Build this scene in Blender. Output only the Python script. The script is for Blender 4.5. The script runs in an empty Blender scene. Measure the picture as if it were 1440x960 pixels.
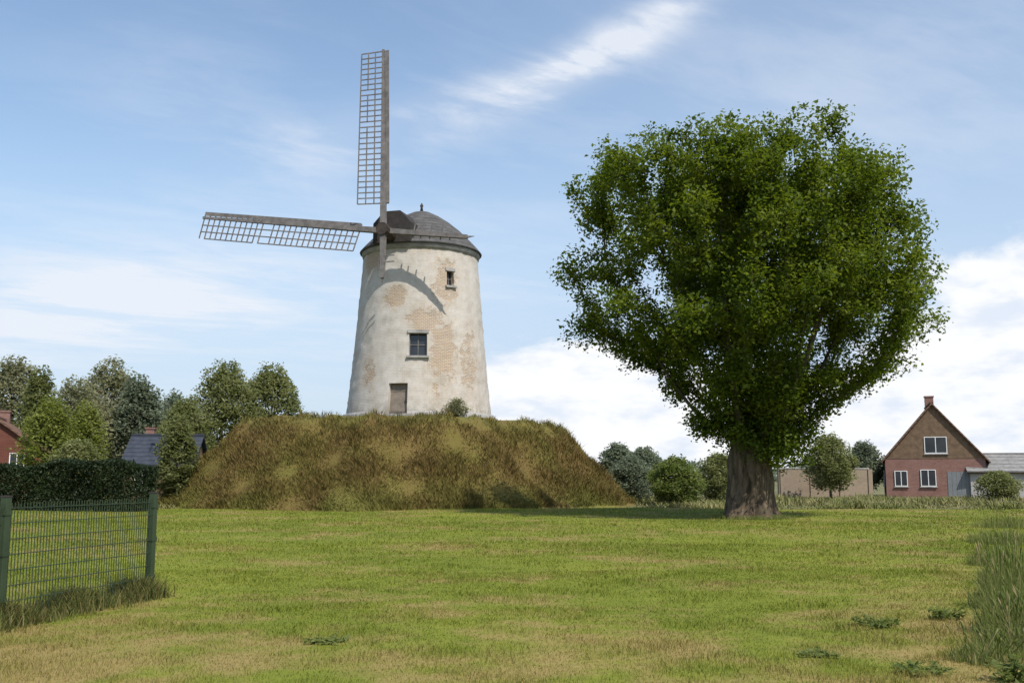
import bpy, math, random
import numpy as np
from mathutils import Vector, Matrix

R = math.radians
S = bpy.context.scene
COL = S.collection

# ------------------------------------------------------------------ camera
EYE = 1.65
TILT = math.atan(190 / 1400)
cam_data = bpy.data.cameras.new('camera')
cam = bpy.data.objects.new('camera', cam_data)
COL.objects.link(cam)
cam_data.sensor_width = 36
cam_data.lens = 35
cam_data.clip_end = 6000
cam.location = (0, 0, EYE)
cam.rotation_euler = (math.pi / 2 + TILT, 0, 0)
S.camera = cam

def ray(px, py):
    u = (px - 720) / 1400
    v = (480 - py) / 1400
    c, s = math.cos(TILT), math.sin(TILT)
    return Vector((u, c - v * s, s + v * c))

def at(px, py, d):
    r = ray(px, py)
    return Vector((0, 0, EYE)) + r * (d / r.y)

# ------------------------------------------------------------------ sky, sun, exposure
SUN_EL = R(52)
sun_h = Vector((math.sin(R(33)), -math.cos(R(33))))
to_sun = Vector((sun_h.x * math.cos(SUN_EL), sun_h.y * math.cos(SUN_EL), math.sin(SUN_EL)))
sd = bpy.data.lights.new('sun', 'SUN')
sd.energy = 4.2
sd.angle = R(0.53)
sd.color = (1.0, 0.955, 0.88)
so = bpy.data.objects.new('sun', sd)
COL.objects.link(so)
so.rotation_euler = to_sun.to_track_quat('Z', 'Y').to_euler()
so.location = (30, -30, 60)

S.view_settings.view_transform = 'Standard'
S.view_settings.look = 'None'
S.view_settings.exposure = 0.18
S.view_settings.gamma = 1
S.view_settings.use_curve_mapping = False

W = bpy.data.worlds.new('World')
S.world = W
W.use_nodes = True
SKY_STRENGTH = 0.15

def build_world():
    nt = W.node_tree
    N, L = nt.nodes, nt.links
    N.clear()
    out = N.new('ShaderNodeOutputWorld')
    bg = N.new('ShaderNodeBackground')
    bg.inputs['Strength'].default_value = SKY_STRENGTH
    L.new(bg.outputs[0], out.inputs['Surface'])
    sky = N.new('ShaderNodeTexSky')
    sky.sky_type = 'NISHITA'
    sky.sun_disc = False
    sky.sun_elevation = SUN_EL
    sky.sun_rotation = math.atan2(sun_h.x, sun_h.y)
    sky.air_density = 1.25
    sky.dust_density = 1.0
    sky.ozone_density = 2.2
    tc = N.new('ShaderNodeTexCoord')

    def M(op, a, b=None, c=None, clamp=False):
        n = N.new('ShaderNodeMath')
        n.operation = op
        n.use_clamp = clamp
        for i, x in enumerate((a, b, c)):
            if x is None:
                continue
            if isinstance(x, (int, float)):
                n.inputs[i].default_value = x
            else:
                L.new(x, n.inputs[i])
        return n.outputs[0]

    sep = N.new('ShaderNodeSeparateXYZ')
    L.new(tc.outputs['Generated'], sep.inputs[0])
    X, Y, Z = sep.outputs
    az = M('ARCTAN2', X, Y)
    el = M('ARCSINE', Z)

    def noise(vec, scale, detail=6, rough=0.55, dist=0.0):
        n = N.new('ShaderNodeTexNoise')
        n.inputs['Scale'].default_value = scale
        n.inputs['Detail'].default_value = detail
        n.inputs['Roughness'].default_value = rough
        n.inputs['Distortion'].default_value = dist
        L.new(vec, n.inputs['Vector'])
        return n.outputs['Fac']

    def comb(a, b, c=0.0):
        n = N.new('ShaderNodeCombineXYZ')
        for i, x in enumerate((a, b, c)):
            if isinstance(x, (int, float)):
                n.inputs[i].default_value = x
            else:
                L.new(x, n.inputs[i])
        return n.outputs[0]

    def smooth(x, lo, hi):
        n = N.new('ShaderNodeMapRange')
        n.interpolation_type = 'SMOOTHSTEP'
        L.new(x, n.inputs['Value'])
        n.inputs['From Min'].default_value = lo
        n.inputs['From Max'].default_value = hi
        return n.outputs['Result']

    def blob(px, py, ra, re, rot=0.0):
        """soft elliptical weight round a compass direction of the sky"""
        r = ray(px, py).normalized()
        a0, e0 = math.atan2(r.x, r.y), math.asin(r.z)
        da = M('SUBTRACT', az, a0)
        de = M('SUBTRACT', el, e0)
        c, s = math.cos(rot), math.sin(rot)
        p = M('ADD', M('MULTIPLY', da, c / ra), M('MULTIPLY', de, s / ra))
        q = M('ADD', M('MULTIPLY', da, -s / re), M('MULTIPLY', de, c / re))
        d2 = M('ADD', M('MULTIPLY', p, p), M('MULTIPLY', q, q))
        return M('POWER', 2.718, M('MULTIPLY', d2, -1.0))

    def total(items):
        r = items[0]
        for i in items[1:]:
            r = M('ADD', r, i)
        return r

    # high thin cloud: stretched noise on a flat layer
    den = M('ADD', M('MAXIMUM', Z, 0.0), 0.12)
    lx, ly = M('DIVIDE', X, den), M('DIVIDE', Y, den)
    c30, s30 = math.cos(R(28)), math.sin(R(28))
    qx = M('ADD', M('MULTIPLY', lx, c30), M('MULTIPLY', ly, s30))
    qy = M('SUBTRACT', M('MULTIPLY', ly, c30), M('MULTIPLY', lx, s30))
    wisp = noise(comb(M('MULTIPLY', qx, 0.55), M('MULTIPLY', qy, 1.5)), 1.6, 9, 0.60, 0.5)
    wisp2 = noise(comb(M('MULTIPLY', qx, 0.9), M('MULTIPLY', qy, 1.6), 7.0), 4.2, 7, 0.62, 0.4)
    wm = M('ADD', M('MULTIPLY', wisp, 0.65), M('MULTIPLY', wisp2, 0.35))
    thin_where = total([
        M('MULTIPLY', blob(890, 45, 0.17, 0.020, R(26)), 1.75),
        M('MULTIPLY', blob(740, 112, 0.12, 0.018, R(14)), 1.1),
        M('MULTIPLY', blob(460, 200, 0.09, 0.035, R(15)), 0.8),
        M('MULTIPLY', blob(90, 440, 0.16, 0.045, R(8)), 1.5),
        M('MULTIPLY', blob(330, 400, 0.25, 0.075, 0), 0.42),
        M('MULTIPLY', blob(1150, 150, 0.30, 0.12, 0), 0.38),
        M('MULTIPLY', blob(640, 420, 0.3, 0.09, 0), 0.30),
        M('MULTIPLY', blob(250, 130, 0.1, 0.06, R(20)), 0.25),
    ])
    thin_where = M('ADD', thin_where, 0.10)
    thin = M('MULTIPLY', smooth(wm, 0.33, 0.70), thin_where, clamp=True)
    veil = M('MULTIPLY', thin_where, 0.24, clamp=True)
    thin = M('MAXIMUM', thin, veil)

    # low heaped cloud near the horizon
    pn = noise(comb(M('MULTIPLY', az, 1.0), M('MULTIPLY', el, 1.9)), 9.0, 9, 0.56, 0.2)
    heap_where = total([
        M('MULTIPLY', blob(1440, 430, 0.085, 0.075), 1.1),
        M('MULTIPLY', blob(1330, 560, 0.18, 0.055), 1.1),
        M('MULTIPLY', blob(810, 550, 0.11, 0.06), 1.2),
        M('MULTIPLY', blob(930, 610, 0.14, 0.045), 0.9),
        M('MULTIPLY', blob(1180, 640, 0.4, 0.045), 0.6),
    ])
    heap = smooth(M('ADD', heap_where, M('MULTIPLY', M('SUBTRACT', pn, 0.5), 1.6)), 0.38, 0.72)
    # general brightening of the air low down
    low = M('ADD', M('MULTIPLY', smooth(el, 0.36, 0.08), 0.74), M('MULTIPLY', smooth(az, -0.25, 0.35), 0.22), clamp=True)

    def mix(fac, a, b):
        n = N.new('ShaderNodeMix')
        n.data_type = 'RGBA'
        L.new(fac, n.inputs[0])
        if isinstance(a, tuple):
            n.inputs[6].default_value = a
        else:
            L.new(a, n.inputs[6])
        if isinstance(b, tuple):
            n.inputs[7].default_value = b
        else:
            L.new(b, n.inputs[7])
        return n.outputs[2]

    k = 1 / SKY_STRENGTH
    base = mix(low, sky.outputs[0], (0.475 * k, 0.60 * k, 0.79 * k, 1))
    c1 = mix(M('MULTIPLY', thin, 0.85), base, (0.76 * k, 0.795 * k, 0.86 * k, 1))
    pn2 = noise(comb(M('MULTIPLY', az, 1.0), M('MULTIPLY', el, 2.4), 3.0), 16.0, 6, 0.55)
    white = mix(smooth(pn2, 0.30, 0.55), (0.70 * k, 0.76 * k, 0.86 * k, 1), (0.90 * k, 0.905 * k, 0.915 * k, 1))
    c2 = mix(M('MULTIPLY', heap, 0.95), c1, white)
    L.new(c2, bg.inputs['Color'])

build_world()

# ------------------------------------------------------------------ tagging helpers
def tag(o, label=None, cat=None, group=None, kind=None):
    if label: o['label'] = label
    if cat: o['category'] = cat
    if group: o['group'] = group
    if kind: o['kind'] = kind
    return o

def empty(name, loc, rz=0.0):
    o = bpy.data.objects.new(name, None)
    COL.objects.link(o)
    o.location = loc
    o.rotation_euler = (0, 0, rz)
    o.empty_display_size = 0.3
    return o

def np_mesh(name, verts, faces_flat, sizes, mat, parent=None, smooth=False):
    me = bpy.data.meshes.new(name)
    v = np.asarray(verts, dtype=np.float32)
    f = np.asarray(faces_flat, dtype=np.int32)
    sz = np.asarray(sizes, dtype=np.int32)
    me.vertices.add(len(v))
    me.vertices.foreach_set('co', v.ravel())
    me.loops.add(len(f))
    me.loops.foreach_set('vertex_index', f)
    me.polygons.add(len(sz))
    starts = np.concatenate(([0], np.cumsum(sz)[:-1])).astype(np.int32)
    me.polygons.foreach_set('loop_start', starts)
    if smooth:
        me.polygons.foreach_set('use_smooth', np.ones(len(sz), dtype=bool))
    me.update(calc_edges=True)
    me.validate()
    if mat:
        me.materials.append(mat)
    o = bpy.data.objects.new(name, me)
    COL.objects.link(o)
    if parent:
        o.parent = parent
    return o

class MB:
    def __init__(self):
        self.v, self.f = [], []

    def add(self, vs, fs):
        b = len(self.v)
        self.v += [tuple(x) for x in vs]
        self.f += [tuple(b + i for i in f) for f in fs]

    def box(self, lo, hi):
        x0, y0, z0 = lo
        x1, y1, z1 = hi
        self.add([(x0, y0, z0), (x1, y0, z0), (x1, y1, z0), (x0, y1, z0), (x0, y0, z1), (x1, y0, z1), (x1, y1, z1), (x0, y1, z1)],
                 [(0, 3, 2, 1), (4, 5, 6, 7), (0, 1, 5, 4), (1, 2, 6, 5), (2, 3, 7, 6), (3, 0, 4, 7)])

    def beam(self, p, q, w0, t0, w1=None, t1=None, side=None):
        """tapered rectangular bar from p to q, w across 'side', t across the third axis"""
        p, q = Vector(p), Vector(q)
        d = (q - p).normalized()
        if side is None:
            side = Vector((0, 0, 1)) if abs(d.z) < 0.9 else Vector((1, 0, 0))
        s = (side - d * side.dot(d)).normalized()
        n = d.cross(s)
        w1 = w0 if w1 is None else w1
        t1 = t0 if t1 is None else t1
        vs = []
        for c, w, t in ((p, w0, t0), (q, w1, t1)):
            for a, b in ((-1, -1), (1, -1), (1, 1), (-1, 1)):
                vs.append(c + s * (a * w / 2) + n * (b * t / 2))
        self.add(vs, [(3, 2, 1, 0), (4, 5, 6, 7), (0, 1, 5, 4), (1, 2, 6, 5), (2, 3, 7, 6), (3, 0, 4, 7)])

    def tube(self, pts, rad, n=6):
        pts = [Vector(p) for p in pts]
        rings = []
        s = None
        for i, p in enumerate(pts):
            d = (pts[min(i + 1, len(pts) - 1)] - pts[max(i - 1, 0)])
            d = d.normalized() if d.length > 1e-9 else Vector((0, 0, 1))
            if s is None:
                s = Vector((1, 0, 0)) if abs(d.x) < 0.8 else Vector((0, 1, 0))
            s = (s - d * s.dot(d)).normalized()
            b = d.cross(s)
            r = rad[i]
            rings.append([p + (s * math.cos(2 * math.pi * k / n) + b * math.sin(2 * math.pi * k / n)) * r for k in range(n)])
        vs = [v for r in rings for v in r]
        fs = []
        for i in range(len(rings) - 1):
            for k in range(n):
                a, c = i * n + k, i * n + (k + 1) % n
                fs.append((a, c, c + n, a + n))
        fs.append(tuple(range(n - 1, -1, -1)))
        fs.append(tuple((len(rings) - 1) * n + k for k in range(n)))
        self.add(vs, fs)

    def lathe(self, prof, n=32, cap=True):
        vs, fs = [], []
        for r, z in prof:
            for k in range(n):
                a = 2 * math.pi * k / n
                vs.append((r * math.cos(a), r * math.sin(a), z))
        for i in range(len(prof) - 1):
            for k in range(n):
                a, c = i * n + k, i * n + (k + 1) % n
                fs.append((a, c, c + n, a + n))
        if cap:
            fs.append(tuple(range(n - 1, -1, -1)))
            fs.append(tuple((len(prof) - 1) * n + k for k in range(n)))
        self.add(vs, fs)

    def build(self, name, mat, parent=None, smooth=False, bevel=0.0):
        me = bpy.data.meshes.new(name)
        me.from_pydata(self.v, [], self.f)
        me.update()
        if smooth:
            for p in me.polygons:
                p.use_smooth = True
        if mat:
            me.materials.append(mat)
        o = bpy.data.objects.new(name, me)
        COL.objects.link(o)
        if parent:
            o.parent = parent
        if bevel:
            b = o.modifiers.new('bevel', 'BEVEL')
            b.width = bevel
            b.segments = 2
        return o

# ------------------------------------------------------------------ materials
class MT:
    def __init__(self, name, rough=0.9, spec=0.3):
        self.m = bpy.data.materials.new(name)
        self.m.use_nodes = True
        self.N, self.L = self.m.node_tree.nodes, self.m.node_tree.links
        self.b = self.N['Principled BSDF']
        self.b.inputs['Roughness'].default_value = rough
        self.b.inputs['Specular IOR Level'].default_value = spec
        self.tc = self.N.new('ShaderNodeTexCoord')
        self.geo = self.N.new('ShaderNodeNewGeometry')

    def link(self, a, b):
        self.L.new(a, b)

    def vec(self, kind='pos', scale=None):
        v = self.geo.outputs['Position'] if kind == 'pos' else self.tc.outputs['Object']
        if scale:
            mp = self.N.new('ShaderNodeMapping')
            mp.inputs['Scale'].default_value = scale
            self.link(v, mp.inputs['Vector'])
            v = mp.outputs[0]
        return v

    def noise(self, scale, detail=5, rough=0.55, kind='pos', sc=None, dist=0.0):
        n = self.N.new('ShaderNodeTexNoise')
        n.inputs['Scale'].default_value = scale
        n.inputs['Detail'].default_value = detail
        n.inputs['Roughness'].default_value = rough
        n.inputs['Distortion'].default_value = dist
        self.link(self.vec(kind, sc), n.inputs['Vector'])
        return n.outputs['Fac']

    def rng(self, x, lo, hi, to0=0.0, to1=1.0):
        n = self.N.new('ShaderNodeMapRange')
        n.interpolation_type = 'SMOOTHSTEP'
        self.link(x, n.inputs['Value'])
        n.inputs['From Min'].default_value = lo
        n.inputs['From Max'].default_value = hi
        n.inputs['To Min'].default_value = to0
        n.inputs['To Max'].default_value = to1
        return n.outputs[0]

    def mix(self, fac, a, b, mode='MIX'):
        n = self.N.new('ShaderNodeMix')
        n.data_type = 'RGBA'
        n.blend_type = mode
        for i, x in ((0, fac), (6, a), (7, b)):
            if isinstance(x, tuple):
                n.inputs[i].default_value = x if len(x) == 4 else (*x, 1)
            elif isinstance(x, (int, float)):
                n.inputs[i].default_value = x
            else:
                self.link(x, n.inputs[i])
        return n.outputs[2]

    def math(self, op, a, b=None, clamp=False):
        n = self.N.new('ShaderNodeMath')
        n.operation = op
        n.use_clamp = clamp
        for i, x in enumerate((a, b)):
            if x is None: continue
            if isinstance(x, (int, float)): n.inputs[i].default_value = x
            else: self.link(x, n.inputs[i])
        return n.outputs[0]

    def ramp(self, fac, stops):
        n = self.N.new('ShaderNodeValToRGB')
        e = n.color_ramp.elements
        while len(e) < len(stops):
            e.new(0.5)
        for i, (p, c) in enumerate(stops):
            e[i].position = p
            e[i].color = (*c, 1)
        self.link(fac, n.inputs[0])
        return n.outputs[0]

    def color(self, c):
        if isinstance(c, tuple):
            self.b.inputs['Base Color'].default_value = (*c, 1)
        else:
            self.link(c, self.b.inputs['Base Color'])

    def bump(self, h, strength=0.3, dist=0.02):
        n = self.N.new('ShaderNodeBump')
        n.inputs['Strength'].default_value = strength
        n.inputs['Distance'].default_value = dist
        self.link(h, n.inputs['Height'])
        self.link(n.outputs[0], self.b.inputs['Normal'])

def mat_simple(name, c, rough=0.8, vary=0.15, scale=3.0, spec=0.3, metal=0.0, kind='obj'):
    t = MT(name, rough, spec)
    n = t.noise(scale, 6, 0.6, kind)
    a = tuple(x * (1 - vary) for x in c)
    b = tuple(min(1, x * (1 + vary)) for x in c)
    t.color(t.ramp(n, [(0.3, a), (0.7, b)]))
    t.b.inputs['Metallic'].default_value = metal
    t.bump(t.noise(scale * 6, 4, 0.6, kind), 0.15, 0.01)
    return t.m

def mat_leaf(name, dark, light, trans=0.35, dry=None, clump=0.45):
    t = MT(name, 0.62, 0.25)
    rnd = t.geo.outputs['Random Per Island']
    big = t.noise(clump, 3, 0.6)
    f = t.math('ADD', t.math('MULTIPLY', rnd, 0.50), t.math('MULTIPLY', t.rng(big, 0.36, 0.64), 0.50))
    c = t.ramp(f, [(0.1, dark), (0.9, light)])
    if dry:
        c = t.mix(t.rng(t.noise(0.35, 3, 0.6), 0.52, 0.7), c, dry)
    t.color(c)
    tr = t.N.new('ShaderNodeBsdfTranslucent')
    hs = t.N.new('ShaderNodeHueSaturation')
    hs.inputs['Value'].default_value = 1.25
    hs.inputs['Saturation'].default_value = 1.1
    t.link(c, hs.inputs['Color'])
    t.link(hs.outputs[0], tr.inputs['Color'])
    ms = t.N.new('ShaderNodeMixShader')
    ms.inputs[0].default_value = trans
    t.link(t.b.outputs[0], ms.inputs[1])
    t.link(tr.outputs[0], ms.inputs[2])
    t.link(ms.outputs[0], t.N['Material Output'].inputs['Surface'])
    return t.m

GREEN_A = (0.105, 0.142, 0.015)
GREEN_B = (0.225, 0.240, 0.036)
STRAW = (0.30, 0.215, 0.085)

def dry_mask(t):
    """where the lawn is parched: patches with a shape of their own"""
    sx = t.N.new('ShaderNodeSeparateXYZ')
    t.link(t.geo.outputs['Position'], sx.inputs[0])
    near = t.rng(sx.outputs[1], 15.0, 7.5)
    n1 = t.noise(0.28, 5, 0.62)
    n2 = t.noise(1.5, 4, 0.6)
    n = t.math('ADD', t.math('MULTIPLY', n1, 0.65), t.math('MULTIPLY', n2, 0.35))
    n = t.math('ADD', n, t.math('MULTIPLY', near, 0.075))
    return t.rng(n, 0.475, 0.64)

def mat_lawn(name, blades):
    t = MT(name, 0.8 if blades else 0.95, 0.1)
    n = t.noise(0.22, 5, 0.6, sc=(1.0, 0.7, 1.0))
    n3 = t.noise(3.5, 4, 0.6)
    f = t.math('ADD', t.math('MULTIPLY', n, 0.6), t.math('MULTIPLY', n3, 0.4))
    if blades:
        f = t.math('ADD', t.math('MULTIPLY', f, 0.7), t.math('MULTIPLY', t.geo.outputs['Random Per Island'], 0.32))
    c = t.ramp(f, [(0.34, GREEN_A), (0.66, GREEN_B)])
    dm = dry_mask(t)
    if blades:
        dm = t.math('MULTIPLY', dm, t.rng(t.geo.outputs['Random Per Island'], 0.05, 0.9, 1.0, 0.45))
    c = t.mix(t.math('MULTIPLY', dm, 0.85), c, STRAW)
    if not blades:
        c = t.mix(t.rng(t.noise(14, 4, 0.7), 0.45, 0.75), c, t.mix(0.5, c, (0.10, 0.085, 0.03)))
        t.bump(t.noise(9, 6, 0.7), 0.5, 0.04)
    t.color(c)
    if blades:
        tr = t.N.new('ShaderNodeBsdfTranslucent')
        t.link(c, tr.inputs['Color'])
        ms = t.N.new('ShaderNodeMixShader')
        ms.inputs[0].default_value = 0.3
        t.link(t.b.outputs[0], ms.inputs[1])
        t.link(tr.outputs[0], ms.inputs[2])
        t.link(ms.outputs[0], t.N['Material Output'].inputs['Surface'])
    return t.m

def mat_field():
    t = MT('rough_field', 0.95, 0.2)
    n = t.math('ADD', t.math('MULTIPLY', t.noise(0.03, 5, 0.6), 0.6), t.math('MULTIPLY', t.noise(0.5, 5, 0.65), 0.4))
    t.color(t.ramp(n, [(0.36, (0.085, 0.10, 0.03)), (0.5, (0.14, 0.135, 0.06)), (0.62, (0.22, 0.19, 0.10))]))
    t.bump(t.noise(2.5, 6, 0.7), 0.6, 0.1)
    return t.m

def mat_mound(blades):
    t = MT('mound_grass_blades' if blades else 'mound_turf', 0.85, 0.15)
    n = t.math('ADD', t.math('MULTIPLY', t.noise(0.3, 5, 0.65), 0.78), t.math('MULTIPLY', t.noise(3.0, 4, 0.6), 0.22))
    if blades:
        n = t.math('ADD', t.math('MULTIPLY', n, 0.80), t.math('MULTIPLY', t.geo.outputs['Random Per Island'], 0.20))
    c = t.ramp(n, [(0.28, (0.120, 0.118, 0.026)), (0.43, (0.140, 0.112, 0.030)), (0.55, (0.145, 0.100, 0.033)), (0.66, (0.165, 0.112, 0.040)), (0.80, (0.22, 0.165, 0.065))])
    sx = t.N.new('ShaderNodeSeparateXYZ')
    t.link(t.geo.outputs['Position'], sx.inputs[0])
    green = t.math('MULTIPLY', t.rng(sx.outputs[2], 1.9, 0.2), t.rng(t.noise(0.2, 3, 0.5), 0.4, 0.6))
    c = t.mix(t.math('MULTIPLY', green, 0.6), c, (0.15, 0.16, 0.035))
    crest = t.math('MULTIPLY', t.rng(sx.outputs[2], 3.9, 5.0), t.rng(t.noise(0.5, 4, 0.6), 0.35, 0.6))
    c = t.mix(t.math('MULTIPLY', crest, 0.55), c, (0.15, 0.155, 0.04))
    t.color(c)
    if not blades:
        t.bump(t.noise(5, 6, 0.7), 0.7, 0.12)
    return t.m

def mat_bark(name, c0, c1):
    t = MT(name, 0.95, 0.15)
    n = t.noise(5.5, 8, 0.7, sc=(1, 1, 0.2), dist=0.8)
    t.color(t.mix(t.rng(t.noise(0.9, 4, 0.6), 0.5, 0.7, 0, 0.5), t.ramp(n, [(0.36, c0), (0.62, c1)]), (0.10, 0.105, 0.06)))
    t.bump(n, 1.0, 0.16)
    return t.m

def mat_brick(name, c1, c2, mortar, scale=1.0, kind='obj'):
    t = MT(name, 0.9, 0.2)
    # walls face several ways: use a wrapped horizontal coordinate
    sx = t.N.new('ShaderNodeSeparateXYZ')
    t.link(t.tc.outputs['Object'], sx.inputs[0])
    h = t.math('ADD', sx.outputs[0], sx.outputs[1])
    cb = t.N.new('ShaderNodeCombineXYZ')
    t.link(h, cb.inputs[0])
    t.link(sx.outputs[2], cb.inputs[1])
    br = t.N.new('ShaderNodeTexBrick')
    br.inputs['Color1'].default_value = (*c1, 1)
    br.inputs['Color2'].default_value = (*c2, 1)
    br.inputs['Mortar'].default_value = (*mortar, 1)
    br.inputs['Scale'].default_value = 1.0
    br.inputs['Mortar Size'].default_value = 0.008 * scale
    br.inputs['Brick Width'].default_value = 0.24 * scale
    br.inputs['Row Height'].default_value = 0.08 * scale
    t.link(cb.outputs[0], br.inputs['Vector'])
    n = t.noise(0.8, 5, 0.6, kind)
    dark = tuple(x * 0.6 for x in c1)
    t.color(t.mix(t.rng(n, 0.5, 0.75, 0, 0.5), br.outputs['Color'], dark))
    t.bump(br.outputs['Fac'], 0.25, -0.01)
    return t.m, br

def mat_tiles(name, c0, c1, row=0.3):
    t = MT(name, 0.85, 0.25)
    w = t.N.new('ShaderNodeTexWave')
    w.wave_type = 'BANDS'
    w.bands_direction = 'Z'
    w.inputs['Scale'].default_value = 1.0 / row / 3.14
    w.inputs['Distortion'].default_value = 0.4
    t.link(t.tc.outputs['Object'], w.inputs['Vector'])
    n = t.noise(2.2, 6, 0.65, 'obj')
    c = t.ramp(n, [(0.3, c0), (0.7, c1)])
    c = t.mix(t.rng(w.outputs['Fac'], 0.0, 0.35, 0.45, 0.0), c, tuple(x * 0.35 for x in c0))
    t.color(c)
    t.bump(w.outputs['Fac'], 0.5, 0.03)
    return t.m

M_bark = mat_bark('old_bark', (0.04, 0.030, 0.020), (0.19, 0.140, 0.095))
M_twig = mat_bark('limb_bark', (0.06, 0.05, 0.035), (0.13, 0.105, 0.08))
M_leaf_oak = mat_leaf('big_tree_leaves', (0.066, 0.104, 0.012), (0.175, 0.215, 0.030), 0.48, clump=0.62)
M_leaf_mid = mat_leaf('mid_green_leaves', (0.135, 0.155, 0.050), (0.26, 0.27, 0.115), 0.5)
M_leaf_olive = mat_leaf('olive_leaves', (0.19, 0.195, 0.10), (0.31, 0.305, 0.175), 0.5)
M_leaf_bright = mat_leaf('bright_leaves', (0.15, 0.18, 0.03), (0.27, 0.29, 0.085), 0.45)
M_leaf_shaded = mat_leaf('shaded_hedge_leaves', (0.008, 0.016, 0.005), (0.026, 0.042, 0.012), 0.1)  # deep shade below the shrubs is painted into this leaf colour
M_leaf_blue = mat_leaf('blue_green_leaves', (0.125, 0.15, 0.095), (0.21, 0.24, 0.155), 0.45)
M_leaf_weed = mat_leaf('weed_leaves', (0.10, 0.14, 0.03), (0.22, 0.25, 0.08), 0.5, clump=2.0)
M_wood_grey = mat_simple('weathered_wood', (0.15, 0.135, 0.125), 0.9, 0.35, 2.5)
M_wood_dark = mat_simple('dark_tarred_wood', (0.04, 0.034, 0.03), 0.85, 0.3, 3)
M_iron = mat_simple('rusty_iron', (0.06, 0.045, 0.035), 0.7, 0.35, 4, metal=0.3)
M_slate = mat_tiles('grey_slate', (0.06, 0.056, 0.052), (0.125, 0.12, 0.115), 0.26)
M_tile_brown = mat_tiles('brown_roof_tile', (0.11, 0.062, 0.04), (0.22, 0.125, 0.085), 0.33)
M_tile_dark = mat_tiles('dark_blue_slate', (0.028, 0.033, 0.045), (0.055, 0.063, 0.08), 0.3)
M_tile_grey = mat_tiles('grey_roof_tile', (0.16, 0.155, 0.145), (0.29, 0.28, 0.265), 0.33)
M_brick, _b = mat_brick('red_brick', (0.25, 0.115, 0.088), (0.18, 0.082, 0.065), (0.25, 0.22, 0.19))
M_brick_dark, _b = mat_brick('dark_red_brick', (0.16, 0.045, 0.028), (0.115, 0.034, 0.022), (0.13, 0.10, 0.08))
M_brick_pale, _b = mat_brick('pale_brick', (0.27, 0.20, 0.14), (0.22, 0.165, 0.115), (0.27, 0.24, 0.19))
M_render = mat_simple('grey_render', (0.36, 0.345, 0.33), 0.9, 0.12, 0.8)
M_white = mat_simple('white_paint', (0.72, 0.71, 0.69), 0.5, 0.06, 2)
M_stone = mat_simple('grey_stone', (0.30, 0.285, 0.265), 0.9, 0.3, 1.6)
M_board = mat_simple('brown_boarding', (0.15, 0.098, 0.06), 0.85, 0.3, 2.5)
M_door = mat_simple('grey_painted_door', (0.17, 0.18, 0.185), 0.6, 0.12, 2)
M_door_brown = mat_simple('brown_plank_door', (0.20, 0.165, 0.13), 0.8, 0.25, 3)
M_steel = mat_simple('green_coated_steel', (0.032, 0.050, 0.022), 0.45, 0.15, 3, spec=0.5)
M_gravel = mat_simple('pale_gravel', (0.24, 0.215, 0.15), 0.95, 0.25, 1.2, kind='pos')
def _glass():
    t = MT('window_glass', 0.06, 0.5)
    t.color(t.ramp(t.noise(0.7, 2, 0.5, 'obj'), [(0.3, (0.012, 0.014, 0.016)), (0.7, (0.035, 0.038, 0.04))]))
    return t.m
M_glass = _glass()

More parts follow.
